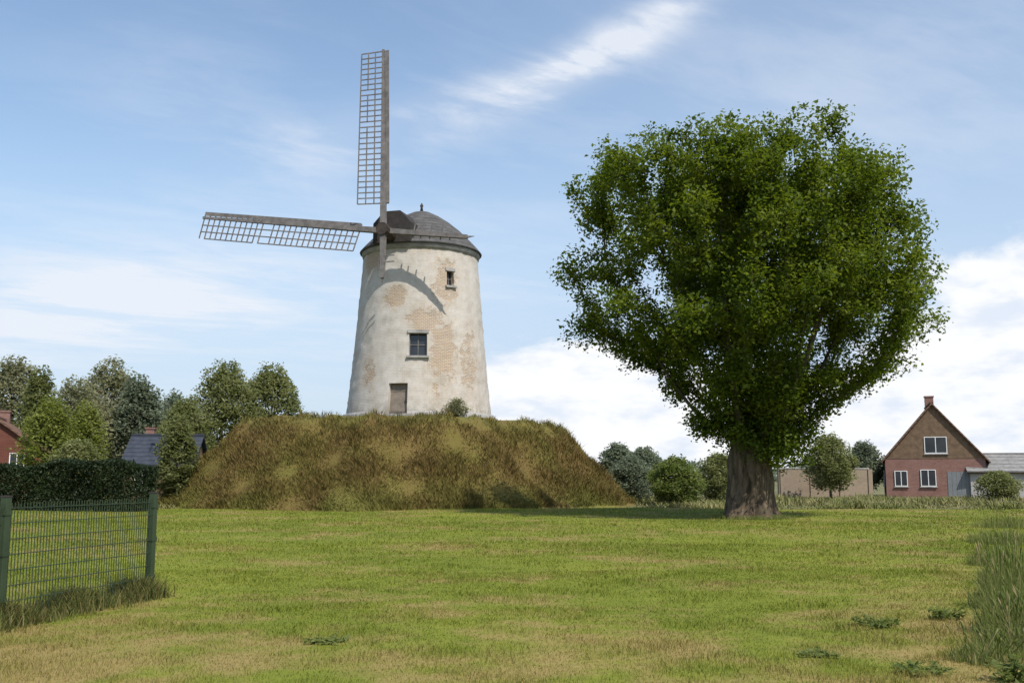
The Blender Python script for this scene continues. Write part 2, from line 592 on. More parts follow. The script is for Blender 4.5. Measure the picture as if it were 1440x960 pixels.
def mat_tower():
    """limewashed rubble with the brick showing where the wash has come off"""
    t = MT('worn_limewash', 0.92, 0.15)
    sx = t.N.new('ShaderNodeSeparateXYZ')
    t.link(t.tc.outputs['Object'], sx.inputs[0])
    X, Y, Z = sx.outputs
    ang = t.math('ARCTAN2', X, t.math('MULTIPLY', Y, -1.0))      # 0 faces the lawn
    u = t.math('MULTIPLY', ang, 4.2)
    n1 = t.noise(0.55, 6, 0.66, 'obj')
    n2 = t.noise(2.6, 6, 0.68, 'obj')
    warp = t.math('ADD', t.math('MULTIPLY', t.math('SUBTRACT', n1, 0.5), 1.3), t.math('MULTIPLY', t.math('SUBTRACT', n2, 0.5), 1.5))
    total = None
    for (u0, z0, ru, rz, k) in ((-1.35, 7.6, 0.85, 0.75, 1.0), (0.9, 6.1, 1.3, 0.85, 0.95), (1.8, 4.2, 0.95, 3.0, 0.85), (2.0, 8.4, 1.1, 2.0, 0.78),
                                (-3.6, 10.1, 1.0, 0.9, 0.9), (0.6, 10.8, 1.2, 0.45, 0.75), (3.9, 3.5, 1.2, 3.0, 0.6), (-2.9, 3.2, 0.7, 1.3, 0.55)):
        a = t.math('DIVIDE', t.math('SUBTRACT', u, u0), ru)
        b = t.math('DIVIDE', t.math('SUBTRACT', Z, z0), rz)
        d2 = t.math('ADD', t.math('MULTIPLY', a, a), t.math('MULTIPLY', b, b))
        g = t.math('MULTIPLY', t.math('POWER', 2.718, t.math('MULTIPLY', d2, -0.7)), k)
        total = g if total is None else t.math('MAXIMUM', total, g)
    patch = t.rng(t.math('ADD', total, warp), 0.50, 0.72)
    thinwash = t.rng(t.math('ADD', total, warp), 0.18, 0.60, 0.0, 0.45)
    cb = t.N.new('ShaderNodeCombineXYZ')
    t.link(u, cb.inputs[0])
    t.link(Z, cb.inputs[1])
    br = t.N.new('ShaderNodeTexBrick')
    br.inputs['Color1'].default_value = (0.40, 0.275, 0.165, 1)
    br.inputs['Color2'].default_value = (0.30, 0.205, 0.135, 1)
    br.inputs['Mortar'].default_value = (0.50, 0.45, 0.38, 1)
    br.inputs['Scale'].default_value = 1.0
    br.inputs['Mortar Size'].default_value = 0.014
    br.inputs['Brick Width'].default_value = 0.26
    br.inputs['Row Height'].default_value = 0.095
    t.link(cb.outputs[0], br.inputs['Vector'])
    streak = t.noise(1.3, 5, 0.6, 'obj', (1.0, 1.0, 0.12))
    wash = t.ramp(t.noise(1.1, 7, 0.7, 'obj'), [(0.28, (0.395, 0.35, 0.29)), (0.52, (0.525, 0.485, 0.43)), (0.75, (0.60, 0.57, 0.525))])
    wash = t.mix(t.rng(streak, 0.52, 0.75, 0, 0.55), wash, (0.34, 0.315, 0.285))
    # a ghost of the brick courses under the wash
    wash = t.mix(0.10, wash, br.outputs['Color'])
    wash = t.mix(thinwash, wash, t.mix(0.35, (0.46, 0.375, 0.28), br.outputs['Color']))
    c = t.mix(t.math('MULTIPLY', patch, t.rng(n2, 0.25, 0.5, 0.55, 0.92)), wash, br.outputs['Color'])
    # green and grey damp at the foot
    damp = t.math('MULTIPLY', t.rng(Z, 1.5, 0.1), t.rng(n2, 0.35, 0.6))
    c = t.mix(t.math('MULTIPLY', damp, 0.6), c, (0.20, 0.19, 0.15))
    t.color(c)
    hgt = t.math('ADD', t.math('MULTIPLY', patch, -0.6), t.math('ADD', t.math('MULTIPLY', n2, 0.5), t.math('MULTIPLY', br.outputs['Fac'], -0.12)))
    t.bump(hgt, 0.6, 0.06)
    return t.m
M_tower = mat_tower()

# ------------------------------------------------------------------ ground
nrng = np.random.default_rng(7)

def grid(name, xs, ys, zf, mat, parent=None):
    vs = [(x, y, zf(x, y)) for y in ys for x in xs]
    n = len(xs)
    fs = [(j * n + i, j * n + i + 1, (j + 1) * n + i + 1, (j + 1) * n + i) for j in range(len(ys) - 1) for i in range(n - 1)]
    b = MB()
    b.add(vs, fs)
    return b.build(name, mat, parent, True)

def roll(x, y):
    return 0.05 * math.sin(x * 0.19 + 1.0) * math.sin(y * 0.15 + 0.4) + 0.03 * math.sin(x * 0.53 + y * 0.31)

g = grid('ground', [-3000, -800, -200, 0, 200, 800, 3000], [-60, 54, 120, 400, 1200, 3500], lambda x, y: -0.16, mat_field())
tag(g, kind='structure')
def lawn_z(x, y):
    e = min(1.0, max(0.0, (56 - y) / 3.0)) * min(1.0, max(0.0, (44 - abs(x)) / 3.0))
    return -0.20 + 0.20 * e + roll(x, y) * e
lawn = grid('lawn', np.linspace(-44, 44, 111), np.linspace(-4, 56, 90), lawn_z, mat_lawn('lawn_turf', False))
tag(lawn, kind='structure')

# the mound: one terrain sheet, flat on top, steep and uneven sides
MX, MY = at(560, 600, 65.0).x, 65.0
R_TOP, R_FOOT, M_H = 9.7, 14.7, 5.25
def mound_rz(r, a):
    w = 0.5 * math.sin(3 * a + 0.6) + 0.42 * math.sin(5 * a + 2.0) + 0.28 * math.sin(11 * a) + 0.22 * math.sin(19 * a + 1.0)
    t = (r - (R_TOP + w * 0.5)) / ((R_FOOT + w) - (R_TOP + w * 0.5))
    t = min(1.0, max(0.0, t))
    z = M_H * (1 - (t * 0.72 + 0.28 * t * t * (3 - 2 * t)))
    if r < R_TOP + w * 0.5:
        z = M_H + 0.25 * (1 - r / R_TOP)
    z += 0.32 * math.sin(7 * a + r * 0.9 + 0.5) * math.sin(r * 1.1 + 2 * a) * min(1, max(0, 1.1 - t)) * min(1, max(0, (r - 8.5) / 2))
    sh = math.exp(-((r - R_TOP - w * 0.5) / 0.75) ** 2)
    z -= 0.22 * sh
    z += (0.10 * math.sin(a * 17 + r * 1.7) + 0.10 * math.sin(a * 29 + 1.3 - r * 2.3) + 0.09 * math.sin(a * 41 + r * 3.1)) * min(1, max(0, 1.15 - t)) * min(1, max(0, (r - 7.5) / 2))
    return z - 0.18
vs, fs = [], []
rad = list(np.linspace(0.01, 9.0, 6)) + list(np.linspace(9.3, 16.0, 32))
NA = 140
for r in rad:
    for k in range(NA):
        a = 2 * math.pi * k / NA
        vs.append((MX + r * math.cos(a), MY + r * math.sin(a), mound_rz(r, a)))
for i in range(len(rad) - 1):
    for k in range(NA):
        a, c = i * NA + k, i * NA + (k + 1) % NA
        fs.append((a, a + NA, c + NA, c))
b = MB(); b.add(vs, fs)
mound = b.build('mound', mat_mound(False), None, True)
tag(mound, kind='structure')

# pale track behind the lawn on the right
b = MB()
pts = [at(900, 700, 68), at(1000, 700, 66), at(1120, 700, 67), at(1250, 700, 72), at(1345, 700, 80), at(1400, 700, 84)]
vs = []
for i, p in enumerate(pts):
    d = (pts[min(i + 1, 5)] - pts[max(i - 1, 0)]); d.z = 0; d.normalize()
    s = Vector((-d.y, d.x, 0)) * (1.2 + 0.25 * math.sin(i * 2.2))
    vs += [(p.x - s.x, p.y - s.y, -0.152), (p.x + s.x, p.y + s.y, -0.152)]
b.add(vs, [(2 * i, 2 * i + 2, 2 * i + 3, 2 * i + 1) for i in range(5)])
tag(b.build('gravel_track', M_gravel), kind='structure')

# ------------------------------------------------------------------ leaves, trees
def leaf_cloud(name, pos, size, mat, parent, seed=1, up=0.35, aspect=0.6, fold=0.18, core=None):
    rg = np.random.default_rng(seed)
    n = len(pos)
    nn = rg.normal(size=(n, 3)); nn[:, 2] += up * 2
    nn /= np.linalg.norm(nn, axis=1)[:, None]
    t = rg.normal(size=(n, 3))
    t -= nn * (t * nn).sum(1)[:, None]
    t /= np.linalg.norm(t, axis=1)[:, None]
    bb = np.cross(nn, t)
    s = (size * rg.uniform(0.45, 1.5, n))[:, None]
    v = np.empty((n, 4, 3))
    v[:, 0] = pos - t * s * 0.5
    v[:, 1] = pos + bb * s * aspect * 0.5 + nn * s * fold
    v[:, 2] = pos + t * s * 0.5
    v[:, 3] = pos - bb * s * aspect * 0.5 + nn * s * fold
    f = np.arange(n * 4)
    vv = v.reshape(-1, 3)
    return np_mesh(name, vv, f, np.full(n, 4), mat, parent)

def clump_points(centres, radii, counts, rg):
    out = []
    for c, r, k in zip(centres, radii, counts):
        k = int(k)
        d = rg.normal(size=(k, 3))
        d /= np.linalg.norm(d, axis=1)[:, None]
        q = rg.uniform(0.25, 1.0, k) ** 0.55
        p = d * (q * r)[:, None]
        p[:, 2] *= 0.8
        out.append(c + p)
    return np.concatenate(out)

def small_tree(name, label, x, y, h, w, trunk_h, n, leaf, mat, seed, cat='tree', group=None, clumps=26, low=0.0, z0=-0.16, squash=1.0):
    rg = np.random.default_rng(seed)
    root = empty(name, (x, y, z0))
    tag(root, label, cat, group)
    ch = h - trunk_h
    cs, rs = [], []
    clumps = int(clumps * 2.6)
    for i in range(clumps):
        a = rg.uniform(0, 2 * math.pi)
        tz = (i + 0.5) / clumps
        prof = math.sin(math.pi * (0.16 + 0.80 * tz)) ** 0.7
        rr = w / 2 * prof * rg.uniform(0.05, 1.0) ** 0.45 * 0.88
        cs.append((rr * math.cos(a), rr * math.sin(a) * squash, trunk_h + ch * (0.08 + 0.84 * tz) + rg.normal() * ch * 0.04))
        rs.append(w * rg.uniform(0.08, 0.19))
    cs, rs = np.array(cs), np.array(rs)
    cnt = n * rs ** 2 / (rs ** 2).sum()
    pos = clump_points(cs, rs, cnt * 0.62, rg)
    kf = int(n * 0.45)
    tz = rg.uniform(0.0, 1.0, kf)
    af = rg.uniform(0, 2 * math.pi, kf)
    pf = np.sin(math.pi * (0.14 + 0.83 * tz)) ** 0.65
    wob = 1 + 0.10 * np.sin(3 * af + 9 * tz + seed) + 0.09 * np.sin(7 * af - 13 * tz + seed) + 0.08 * np.sin(17 * tz + 5 * af)
    rf = w / 2 * pf * wob * rg.uniform(0.15, 1.0, kf) ** 0.4
    fz = trunk_h * 0.85 + (h - trunk_h * 0.85) * tz + 0.05 * h * np.sin(5 * af + seed)
    pos = np.concatenate([pos, np.stack([rf * np.cos(af), rf * np.sin(af), fz], 1) + rg.normal(size=(kf, 3)) * leaf * 0.6])
    pos = pos[pos[:, 2] > low + 0.02]
    leaf_cloud('crown', pos, np.full(len(pos), leaf), mat, root, seed + 50, up=0.9)
    b = MB()
    tr = max(0.09, h * 0.022)
    bend = rg.normal(size=2) * 0.02 * h
    b.tube([(0, 0, -0.1), (0, 0, 0.15), (bend[0] * .3, bend[1] * .3, trunk_h * 0.6 + 0.1), (bend[0], bend[1], trunk_h + ch * 0.45), (bend[0], bend[1], trunk_h + ch * 0.8)],
           [tr * 1.5, tr * 1.15, tr * 0.9, tr * 0.5, tr * 0.12], 8)
    b.build('trunk', M_twig, root, True)
    b = MB()
    for i in range(0, clumps, 3):
        c = cs[i]
        zs = max(0.2, min(trunk_h + ch * 0.5, c[2] - 0.25 * math.hypot(c[0], c[1]) - 0.3))
        b.tube([(bend[0] * .5, bend[1] * .5, zs), (c[0] * 0.55, c[1] * 0.55, zs + (c[2] - zs) * 0.45), tuple(c)], [tr * 0.42, tr * 0.25, tr * 0.06], 5)
    b.build('limbs', M_twig, root, True)
    return root

# ------------------------------------------------------------------ windmill
def make_windmill():
    MXp = at(591, 450, 64.5)
    base = Vector((MXp.x, 64.5, M_H - 0.12))
    root = empty('windmill', base)
    tag(root, 'old whitewashed round tower windmill with two sails standing on the grass mound', 'windmill')
    H = 10.95
    RB, RT = 4.72, 3.72
    NS, NR = 96, 46
    def rad_at(z):
        t = z / H
        return RB + (RT - RB) * (t ** 0.85)
    # openings: (angle from camera-facing, centre height, half width in columns, z0 row, z1 row)
    def col_of(px):
        r = rad_at(5)
        x = (px - 591) / 21.8
        return math.asin(max(-1, min(1, x / r)))
    openings = []
    def opening(px, z0, z1, halfcols):
        a = col_of(px)
        k0 = int(round((a / (2 * math.pi)) * NS))
        j0, j1 = int(round(z0 / H * NR)), int(round(z1 / H * NR))
        openings.append((k0 - halfcols, k0 + halfcols, j0, j1))
        return openings[-1]
    W1 = opening(596, 3.9, 5.15, 2)
    D1 = opening(571, 0.0, 2.1, 2)
    W3 = opening(640, 8.3, 9.3, 1)
    rg = random.Random(3)
    wob = [[1 + 0.0045 * rg.gauss(0, 1) for _ in range(NS)] for _ in range(NR + 1)]
    def pt(k, j, inset=0.0):
        a = 2 * math.pi * k / NS
        z = H * j / NR
        r = rad_at(z) * wob[j][k % NS] - inset
        return (r * math.sin(a), -r * math.cos(a), z)
    b = MB()
    vs = [pt(k, j) for j in range(NR + 1) for k in range(NS)]
    def inside(k, j):
        for (k0, k1, j0, j1) in openings:
            if j0 <= j < j1 and (k - k0) % NS < (k1 - k0):
                return True
        return False
    fs = []
    for j in range(NR):
        for k in range(NS):
            if not inside(k, j):
                a, c = j * NS + k, j * NS + (k + 1) % NS
                fs.append((a, c, c + NS, a + NS))
    fs.append(tuple(NR * NS + k for k in range(NS)))
    b.add(vs, fs)
    for (k0, k1, j0, j1) in openings:        # reveals
        ks, js = list(range(k0, k1 + 1)), list(range(j0, j1 + 1))
        loop = [(k, j0) for k in ks] + [(k1, j) for j in js[1:]] + [(k, j1) for k in reversed(ks[:-1])] + [(k0, j) for j in reversed(js[1:-1])]
        o_ = [pt(k, j) for k, j in loop]
        i_ = [pt(k, j, 0.42) for k, j in loop]
        n = len(loop)
        b.add(o_ + i_, [(q, n + q, n + (q + 1) % n, (q + 1) % n) for q in range(n)])
    tower = b.build('tower', M_tower, root, True)
    tower.data.polygons[0].use_smooth = True
    # windows
    def window(op, name_frame='window', shutter=False):
        k0, k1, j0, j1 = op
        f = MB()
        c = [Vector(pt(k, j, 0.30)) for k, j in ((k0, j0), (k1, j0), (k1, j1), (k0, j1))]
        n = (c[1] - c[0]).cross(c[3] - c[0]).normalized()
        for i in range(4):
            f.beam(c[i], c[(i + 1) % 4], 0.11, 0.08, side=n)
        m0, m1 = (c[0] + c[1]) / 2, (c[2] + c[3]) / 2
        f.beam(m0, m1, 0.05, 0.05, side=n)
        q0, q1 = (c[0] + c[3]) / 2, (c[1] + c[2]) / 2
        f.beam(q0 + n * 0.004, q1 + n * 0.004, 0.045, 0.045, side=n)
        fr = f.build(name_frame, M_wood_grey, root)
        p = MB()
        e = -n * 0.03
        p.add([x + e for x in c] + [x + e - n * 0.02 for x in c], [(0, 1, 2, 3), (7, 6, 5, 4)])
        p.build('pane', M_glass, fr)
        s = MB()
        lo0, lo1 = Vector(pt(k0, j0, -0.04)), Vector(pt(k1, j0, -0.04))
        d = (lo1 - lo0).normalized()
        s.beam(lo0 - d * 0.12 - Vector((0, 0, 0.05)), lo1 + d * 0.12 - Vector((0, 0, 0.05)), 0.13, 0.24, side=Vector((0, 0, 1)))
        s.build('sill', M_stone, fr)
        l = MB()
        hi0, hi1 = Vector(pt(k0, j1, -0.012)), Vector(pt(k1, j1, -0.012))
        l.beam(hi0 - d * 0.1 + Vector((0, 0, 0.1)), hi1 + d * 0.1 + Vector((0, 0, 0.1)), 0.2, 0.1, side=Vector((0, 0, 1)))
        l.build('lintel', M_stone, fr)
    window(W1); window(W3)
    # door
    k0, k1, j0, j1 = D1
    c = [Vector(pt(k, j, 0.33)) for k, j in ((k0, j0), (k1, j0), (k1, j1), (k0, j1))]
    n = (c[1] - c[0]).cross(c[3] - c[0]).normalized()
    d_ = MB()
    cnt = 6
    for i in range(cnt):
        p = c[0].lerp(c[1], (i + 0.5) / cnt); q = c[3].lerp(c[2], (i + 0.5) / cnt)
        d_.beam(p, q, (c[1] - c[0]).length / cnt - 0.008, 0.05, side=(c[1] - c[0]))
    for t in (0.2, 0.8):
        d_.beam(c[0].lerp(c[3], t) + n * 0.04, c[1].lerp(c[2], t) + n * 0.04, 0.12, 0.03, side=Vector((0, 0, 1)))
    dr = d_.build('door', M_door_brown, root)
    h_ = MB()
    hp = c[1].lerp(c[2], 0.48) - (c[1] - c[0]).normalized() * 0.16 + n * 0.07
    h_.beam(hp - Vector((0, 0, 0.08)), hp + Vector((0, 0, 0.08)), 0.04, 0.05)
    h_.build('handle', M_iron, dr)
    st = MB()
    o0, o1 = Vector(pt(k0 - 1, 0, -0.0)), Vector(pt(k1 + 1, 0, -0.0))
    for i in range(2):
        mid = (o0 + o1) / 2 + n * (0.28 + 0.32 * i)
        sd_ = (o1 - o0).normalized()
        st.beam(mid - sd_ * (o1 - o0).length * 0.55 + Vector((0, 0, 0.16 - 0.14 * i)), mid + sd_ * (o1 - o0).length * 0.55 + Vector((0, 0, 0.16 - 0.14 * i)), 0.16, 0.36 if i else 0.5, side=Vector((0, 0, 1)))
    st.build('steps', M_stone, root)
    # foot course
    pl = MB()
    prof = [(RB + 0.22, -0.5), (RB + 0.22, 0.25), (RB + 0.14, 0.42), (RB - 0.06, 0.46)]
    vs2, fs2 = [], []
    NP = 96
    for r_, z_ in prof:
        for k in range(NP):
            a = 2 * math.pi * k / NP
            rr = r_ * (1 + 0.004 * math.sin(k * 7.3))
            vs2.append((rr * math.sin(a), -rr * math.cos(a), z_))
    for i in range(3):
        for k in range(NP):
            if (k - (k0 - 1)) % NP < (k1 - k0 + 2):
                continue
            a, c2 = i * NP + k, i * NP + (k + 1) % NP
            fs2.append((a, c2, c2 + NP, a + NP))
    pl.add(vs2, fs2)
    pl.build('foot_course', M_stone, root, True)
    # stone cornice
    co = MB()
    co.lathe([(RT - 0.1, H - 0.32), (RT + 0.10, H - 0.28), (RT + 0.16, H - 0.02), (RT + 0.16, H + 0.03), (RT - 0.1, H + 0.05)], 72, False)
    co.build('cornice', M_stone, root, True)
    # cap
    cp = MB()
    prof = [(3.98, 0.0), (4.02, 0.06), (3.72, 0.42), (3.22, 0.95), (2.62, 1.55), (1.92, 2.12), (1.22, 2.58), (0.62, 2.88), (0.16, 3.02), (0.02, 3.04)]
    cp.lathe([(r_, z_ + H + 0.02) for r_, z_ in prof], 40)
    cap = cp.build('cap', M_slate, root)
    fi = MB()
    fi.lathe([(0.12, H + 3.0), (0.07, H + 3.3), (0.12, H + 3.42), (0.02, H + 3.62)], 12)
    fi.build('finial', M_iron, cap, True)
    # wind shaft direction
    phi, tilt = R(16), R(5)
    ax = Vector((-math.sin(phi) * math.cos(tilt), -math.cos(phi) * math.cos(tilt), math.sin(tilt)))
    hl = Vector((-math.cos(phi), math.sin(phi), 0))
    up = hl.cross(ax).normalized()
    if up.z < 0: up = -up
    hub = Vector((-0.42, 0, H + 0.10)) + ax * 4.95
    # boarded breast of the cap
    br = MB()
    rt = Vector((math.cos(phi), -math.sin(phi), 0))
    axh = Vector((ax.x, ax.y, 0)).normalized()
    f0 = Vector((-0.42, 0, H + 0.06)) + axh * 3.95
    bk = Vector((-0.42, 0, H + 0.06)) + axh * 1.4
    sh = [(-1.25, 0), (1.25, 0), (1.25, 1.25), (0.55, 2.0), (-0.55, 2.0), (-1.25, 1.25)]
    vsb = [f0 + rt * u + Vector((0, 0, w)) for u, w in sh] + [bk + rt * u + Vector((0, 0, w)) for u, w in sh]
    br.add(vsb, [(0, 1, 2, 3, 4, 5), (11, 10, 9, 8, 7, 6)] + [(i, 6 + i, 6 + (i + 1) % 6, (i + 1) % 6) for i in range(6)])
    br.build('cap_breast', M_wood_dark, root)
    sf = MB()
    sf.tube([hub - ax * 1.6, hub - ax * 0.35, hub - ax * 0.3, hub + ax * 0.55], [0.33, 0.31, 0.42, 0.40], 12)
    sf.build('windshaft', M_iron, root)

    def sail_dir(deg):    # 0 points left, 90 up
        return (hl * math.cos(R(deg)) + up * math.sin(R(deg))).normalized()

    def sail(deg, length, off, ragged):
        d = sail_dir(deg)
        n = ax
        w = n.cross(d).normalized()           # across the sail
        if deg > 45 and w.x > 0: w = -w
        if deg < 45 and w.z > 0: w = -w
        h0 = hub + n * off
        k = MB()
        k.beam(h0 - d * 0.2, h0 + d * length, 0.34, 0.32, 0.15, 0.13, side=w)
        sl = k.build('sail', M_wood_grey, root)
        lt = MB()
        rgs = random.Random(int(deg) + 5)
        r0 = 1.7
        nb = 29
        tops = []
        for i in range(nb):
            r_ = r0 + (length - 0.12 - r0) * i / (nb - 1)
            wi = 1.62 - 0.18 * (r_ / length)
            tw = R(16 - 12 * r_ / length)
            wd = (w * math.cos(tw) + n * math.sin(tw))
            p = h0 + d * r_
            if rgs.random() > ragged:
                lt.beam(p - wd * 0.36, p + wd * wi, 0.065, 0.05, side=d)
            tops.append((p, wd, wi))
        for frac in (0.36, 0.68, 1.0):
            for i in range(nb - 1):
                if rgs.random() < ragged * 0.5: continue
                p, wd, wi = tops[i]; q, wd2, wi2 = tops[i + 1]
                lt.beam(p + wd * wi * frac + n * 0.03, q + wd2 * wi2 * frac + n * 0.03, 0.075, 0.03, side=w)
        lt.build('sail_lattice', M_wood_grey, sl)
        bd = MB()
        for i in range(nb - 1):
            p, wd, wi = tops[i]; q, wd2, wi2 = tops[i + 1]
            bd.beam(p - wd * 0.27 + n * 0.05, q - wd2 * 0.27 + n * 0.05, 0.26, 0.025, side=w)
        bd.build('leading_board', M_wood_grey, sl)
    sail(86.8, 12.15, 0.30, 0.07)
    sail(8.0, 13.1, 0.0, 0.05)
    # the two broken stocks
    for deg, ln, off in ((268.0, 3.1, 0.30), (188.0, 5.4, 0.0)):
        d = sail_dir(deg)
        k = MB()
        k.beam(hub + ax * off + d * 0.2, hub + ax * off + d * ln, 0.34, 0.32, 0.24, 0.22, side=ax)
        h0 = hub + ax * off + d * ln
        k.beam(h0 - d * 0.03, h0 + d * 0.45 + up * 0.08, 0.16, 0.12, 0.02, 0.02, side=ax)
        o = k.build('broken_stock', M_wood_grey, root)
        o['label'] = 'stump of a sail stock broken off short'
        q = MB()
        for r_ in ([1.7, 2.1] if ln < 4 else [1.9, 2.4, 3.0, 3.7, 4.3]):
            p = hub + ax * off + d * r_
            wv = ax.cross(d).normalized()
            q.beam(p - wv * 0.3, p + wv * (0.75 if r_ < 3.8 else 0.4), 0.07, 0.05, side=d)
        q.build('bar', M_wood_grey, o)
    # brake beam at the rear
    return root
make_windmill()

# ------------------------------------------------------------------ the big tree
def make_big_tree():
    D = 41.0
    base = at(1054, 722, D)
    root = empty('broadleaf_tree', (base.x, D, -0.05))
    tag(root, 'broad old leafy tree with a thick short trunk standing alone on the lawn', 'tree')
    rg = np.random.default_rng(11)
    prof = np.array([  # z, left, right
        (2.2, -1.1, 2.2), (2.7, -1.5, 2.9), (4.0, -2.6, 3.3), (5.0, -3.7, 4.4), (6.0, -5.3, 6.2), (7.0, -6.5, 8.0), (8.0, -7.7, 8.4), (9.5, -8.2, 8.3),
        (11.3, -8.1, 7.9), (12.8, -7.8, 7.4), (14.2, -7.7, 7.2), (15.2, -6.3, 6.2), (16.2, -2.5, 5.0)])
    def ext(z):
        return np.interp(z, prof[:, 0], prof[:, 1]), np.interp(z, prof[:, 0], prof[:, 2])
    # clumps of foliage through the crown, mostly toward its skin
    cs, rs = [], []
    tries = 0
    while len(cs) < 400 and tries < 60000:
        tries += 1
        z = rg.uniform(2.6, 15.9) if rg.uniform() < 0.55 else rg.uniform(7.0, 15.6)
        l, r = ext(z)
        mid, hw = (l + r) / 2, (r - l) / 2
        a = rg.uniform(0, 2 * math.pi)
        q = rg.uniform(0.02, 1.0) ** 0.5
        cr = rg.uniform(0.55, 1.15)
        rr = max(0.05, hw - cr * 0.7) * q
        hy = min(hw, 7.4)
        x, y = mid + rr * math.cos(a), max(0.05, hy - cr * 0.7) * q * math.sin(a)
        if z > 15.5 - cr * 0.6: continue
        # thinner on the left flank and at the lower right
        if -6.8 < x < -2.2 and 8.2 < z < 12.4 and rg.uniform() < 0.70: continue
        if 1.8 < x < 8.5 and 6.2 < z < 8.6 and rg.uniform() < 0.35: continue
        c = np.array((x, y, z))
        if any(np.linalg.norm(c - o) < 0.40 * (cr + p) for o, p in zip(cs, rs)): continue
        cs.append(c); rs.append(cr)
    cs, rs = np.array(cs), np.array(rs)
    # attraction points for the limbs
    att = clump_points(cs, rs * 0.85, np.full(len(cs), 9), rg)
    nodes = [np.array((0.0, 0.0, 0.0))]
    par = [-1]
    pth = [(0.0, 0, .15), (0.0, 0, .35), (0.02, 0.01, .7), (0.06, 0, 1.1), (0.08, -0.05, 1.5), (0.03, -0.05, 1.9), (0.03, 0.03, 2.3), (0.1, 0.0, 2.8), (0.2, 0.05, 3.4)]
    for p in pth:
        nodes.append(np.array(p, float)); par.append(len(nodes) - 2)
    trunk_n = len(nodes)
    for ang, ln, rise in ((0.3, 3, 0.75), (1.6, 3, 0.9), (2.9, 3, 0.65), (4.2, 3, 0.8), (5.3, 3, 0.7), (2.2, 3, 1.6)):
        q = trunk_n - 2 if rise < 1.2 else trunk_n - 1
        for i in range(4):
            dv = np.array((math.cos(ang), math.sin(ang), rise)); dv /= np.linalg.norm(dv)
            nodes.append(nodes[q] + dv * 0.5 + rg.normal(size=3) * 0.05); par.append(q); q = len(nodes) - 1
    step, kill, infl = 0.42, 0.62, 9.0
    A = att.copy()
    P = np.array(nodes)
    best = np.full(len(A), 1e9); bi = np.zeros(len(A), int)
    def upd(idx0):
        nonlocal best, bi
        Q = P[idx0:]
        d = np.linalg.norm(A[:, None] - Q[None], axis=2)
        k = d.argmin(1); m = d[np.arange(len(A)), k]
        sel = m < best
        best[sel] = m[sel]; bi[sel] = k[sel] + idx0
    upd(7)
    for it in range(90):
        if len(A) == 0: break
        ok = best < infl
        if not ok.any(): break
        idx = bi[ok]
        dv = A[ok] - P[idx]
        dv /= np.linalg.norm(dv, axis=1)[:, None]
        acc = {}
        for k, v in zip(idx, dv):
            acc.setdefault(int(k), []).append(v)
        new, np_ = [], []
        for k, vsx in acc.items():
            v = np.sum(vsx, axis=0) + rg.normal(size=3) * 0.28
            nv = np.linalg.norm(v)
            if nv < 1e-3: continue
            new.append(P[k] + v / nv * step); np_.append(k)
        if not new: break
        s0 = len(P)
        P = np.vstack([P, new]); par += np_
        upd(s0)
        keep = best > kill
        A, best, bi = A[keep], best[keep], bi[keep]
    n = len(P)
    kids = [[] for _ in range(n)]
    for i in range(1, n): kids[par[i]].append(i)
    r = np.zeros(n)
    order = list(range(n - 1, -1, -1))
    for i in order:
        if not kids[i]: r[i] = 0.014
        else: r[i] = sum(r[k] ** 2.25 for k in kids[i]) ** (1 / 2.25)
    f = 0.80 / r[4]
    r = np.where(r > 0.05, r * (f ** np.clip((r - 0.05) / (r[4] - 0.05), 0, 1)), r)
    for i in range(trunk_n):
        z = P[i][2]
        r[i] = 0.90 + 0.24 * math.exp(-z / 0.32) - 0.03 * z
    limb, trunk = MB(), MB()
    # trunk with ribs and a root flare
    NTS = 72
    rings = []
    for i in range(trunk_n):
        for k in range(NTS):
            a = 2 * math.pi * k / NTS
            flare = math.exp(-P[i][2] / 0.5)
            zz_ = P[i][2]
            rr = r[i] * (1 + 0.07 * math.sin(4 * a + zz_ * 0.8) + 0.20 * flare * max(-0.3, math.sin(5 * a + 1.0)) + 0.04 * math.sin(9 * a + 1.5 * zz_) + 0.035 * math.sin(17 * a - zz_) + 0.05 * math.sin(2 * a + 2.2 * zz_))
            if P[i][2] > 2.6: rr *= 0.93 if P[i][2] < 3 else 0.7
            rings.append((P[i][0] + rr * math.cos(a), P[i][1] + rr * math.sin(a), P[i][2] - (0.25 if i == 0 else 0)))
    fs = [(i * NTS + k, i * NTS + (k + 1) % NTS, (i + 1) * NTS + (k + 1) % NTS, (i + 1) * NTS + k) for i in range(trunk_n - 1) for k in range(NTS)]
    fs.append(tuple((trunk_n - 1) * NTS + k for k in range(NTS)))
    trunk.add(rings, fs)
    trunk.build('trunk', M_bark, root, True)
    started = []
    for i in range(trunk_n):
        for k in kids[i]:
            if k >= trunk_n: started.append((i, k))
    while started:
        p0, k = started.pop()
        pts_, rr = [P[p0]], [min(r[p0] * 0.6, r[k] * 1.15)]
        cur = k
        while True:
            pts_.append(P[cur]); rr.append(r[cur])
            if not kids[cur]: break
            ks = sorted(kids[cur], key=lambda q: -r[q])
            for q in ks[1:]: started.append((cur, q))
            cur = ks[0]
        limb.tube([tuple(p) for p in pts_], rr, 9 if rr[0] > 0.15 else 5)
    limb.build('limbs', M_twig, root, True)
    # leaves: round the thin twigs, gathered into sprays
    thin = np.array([i for i in range(trunk_n, n) if r[i] < 0.05])
    NL = 130000
    pick = rg.choice(thin, NL)
    t = rg.uniform(0, 1, NL)[:, None]
    pp = np.array([par[i] for i in pick])
    pos = P[pick] * t + P[pp] * (1 - t) + rg.normal(size=(NL, 3)) * np.array((0.21, 0.21, 0.15))
    out_k = np.full(len(cs), 0) + (rs ** 2 * 330).astype(int)
    outer = clump_points(cs, rs * 1.02, out_k, rg)
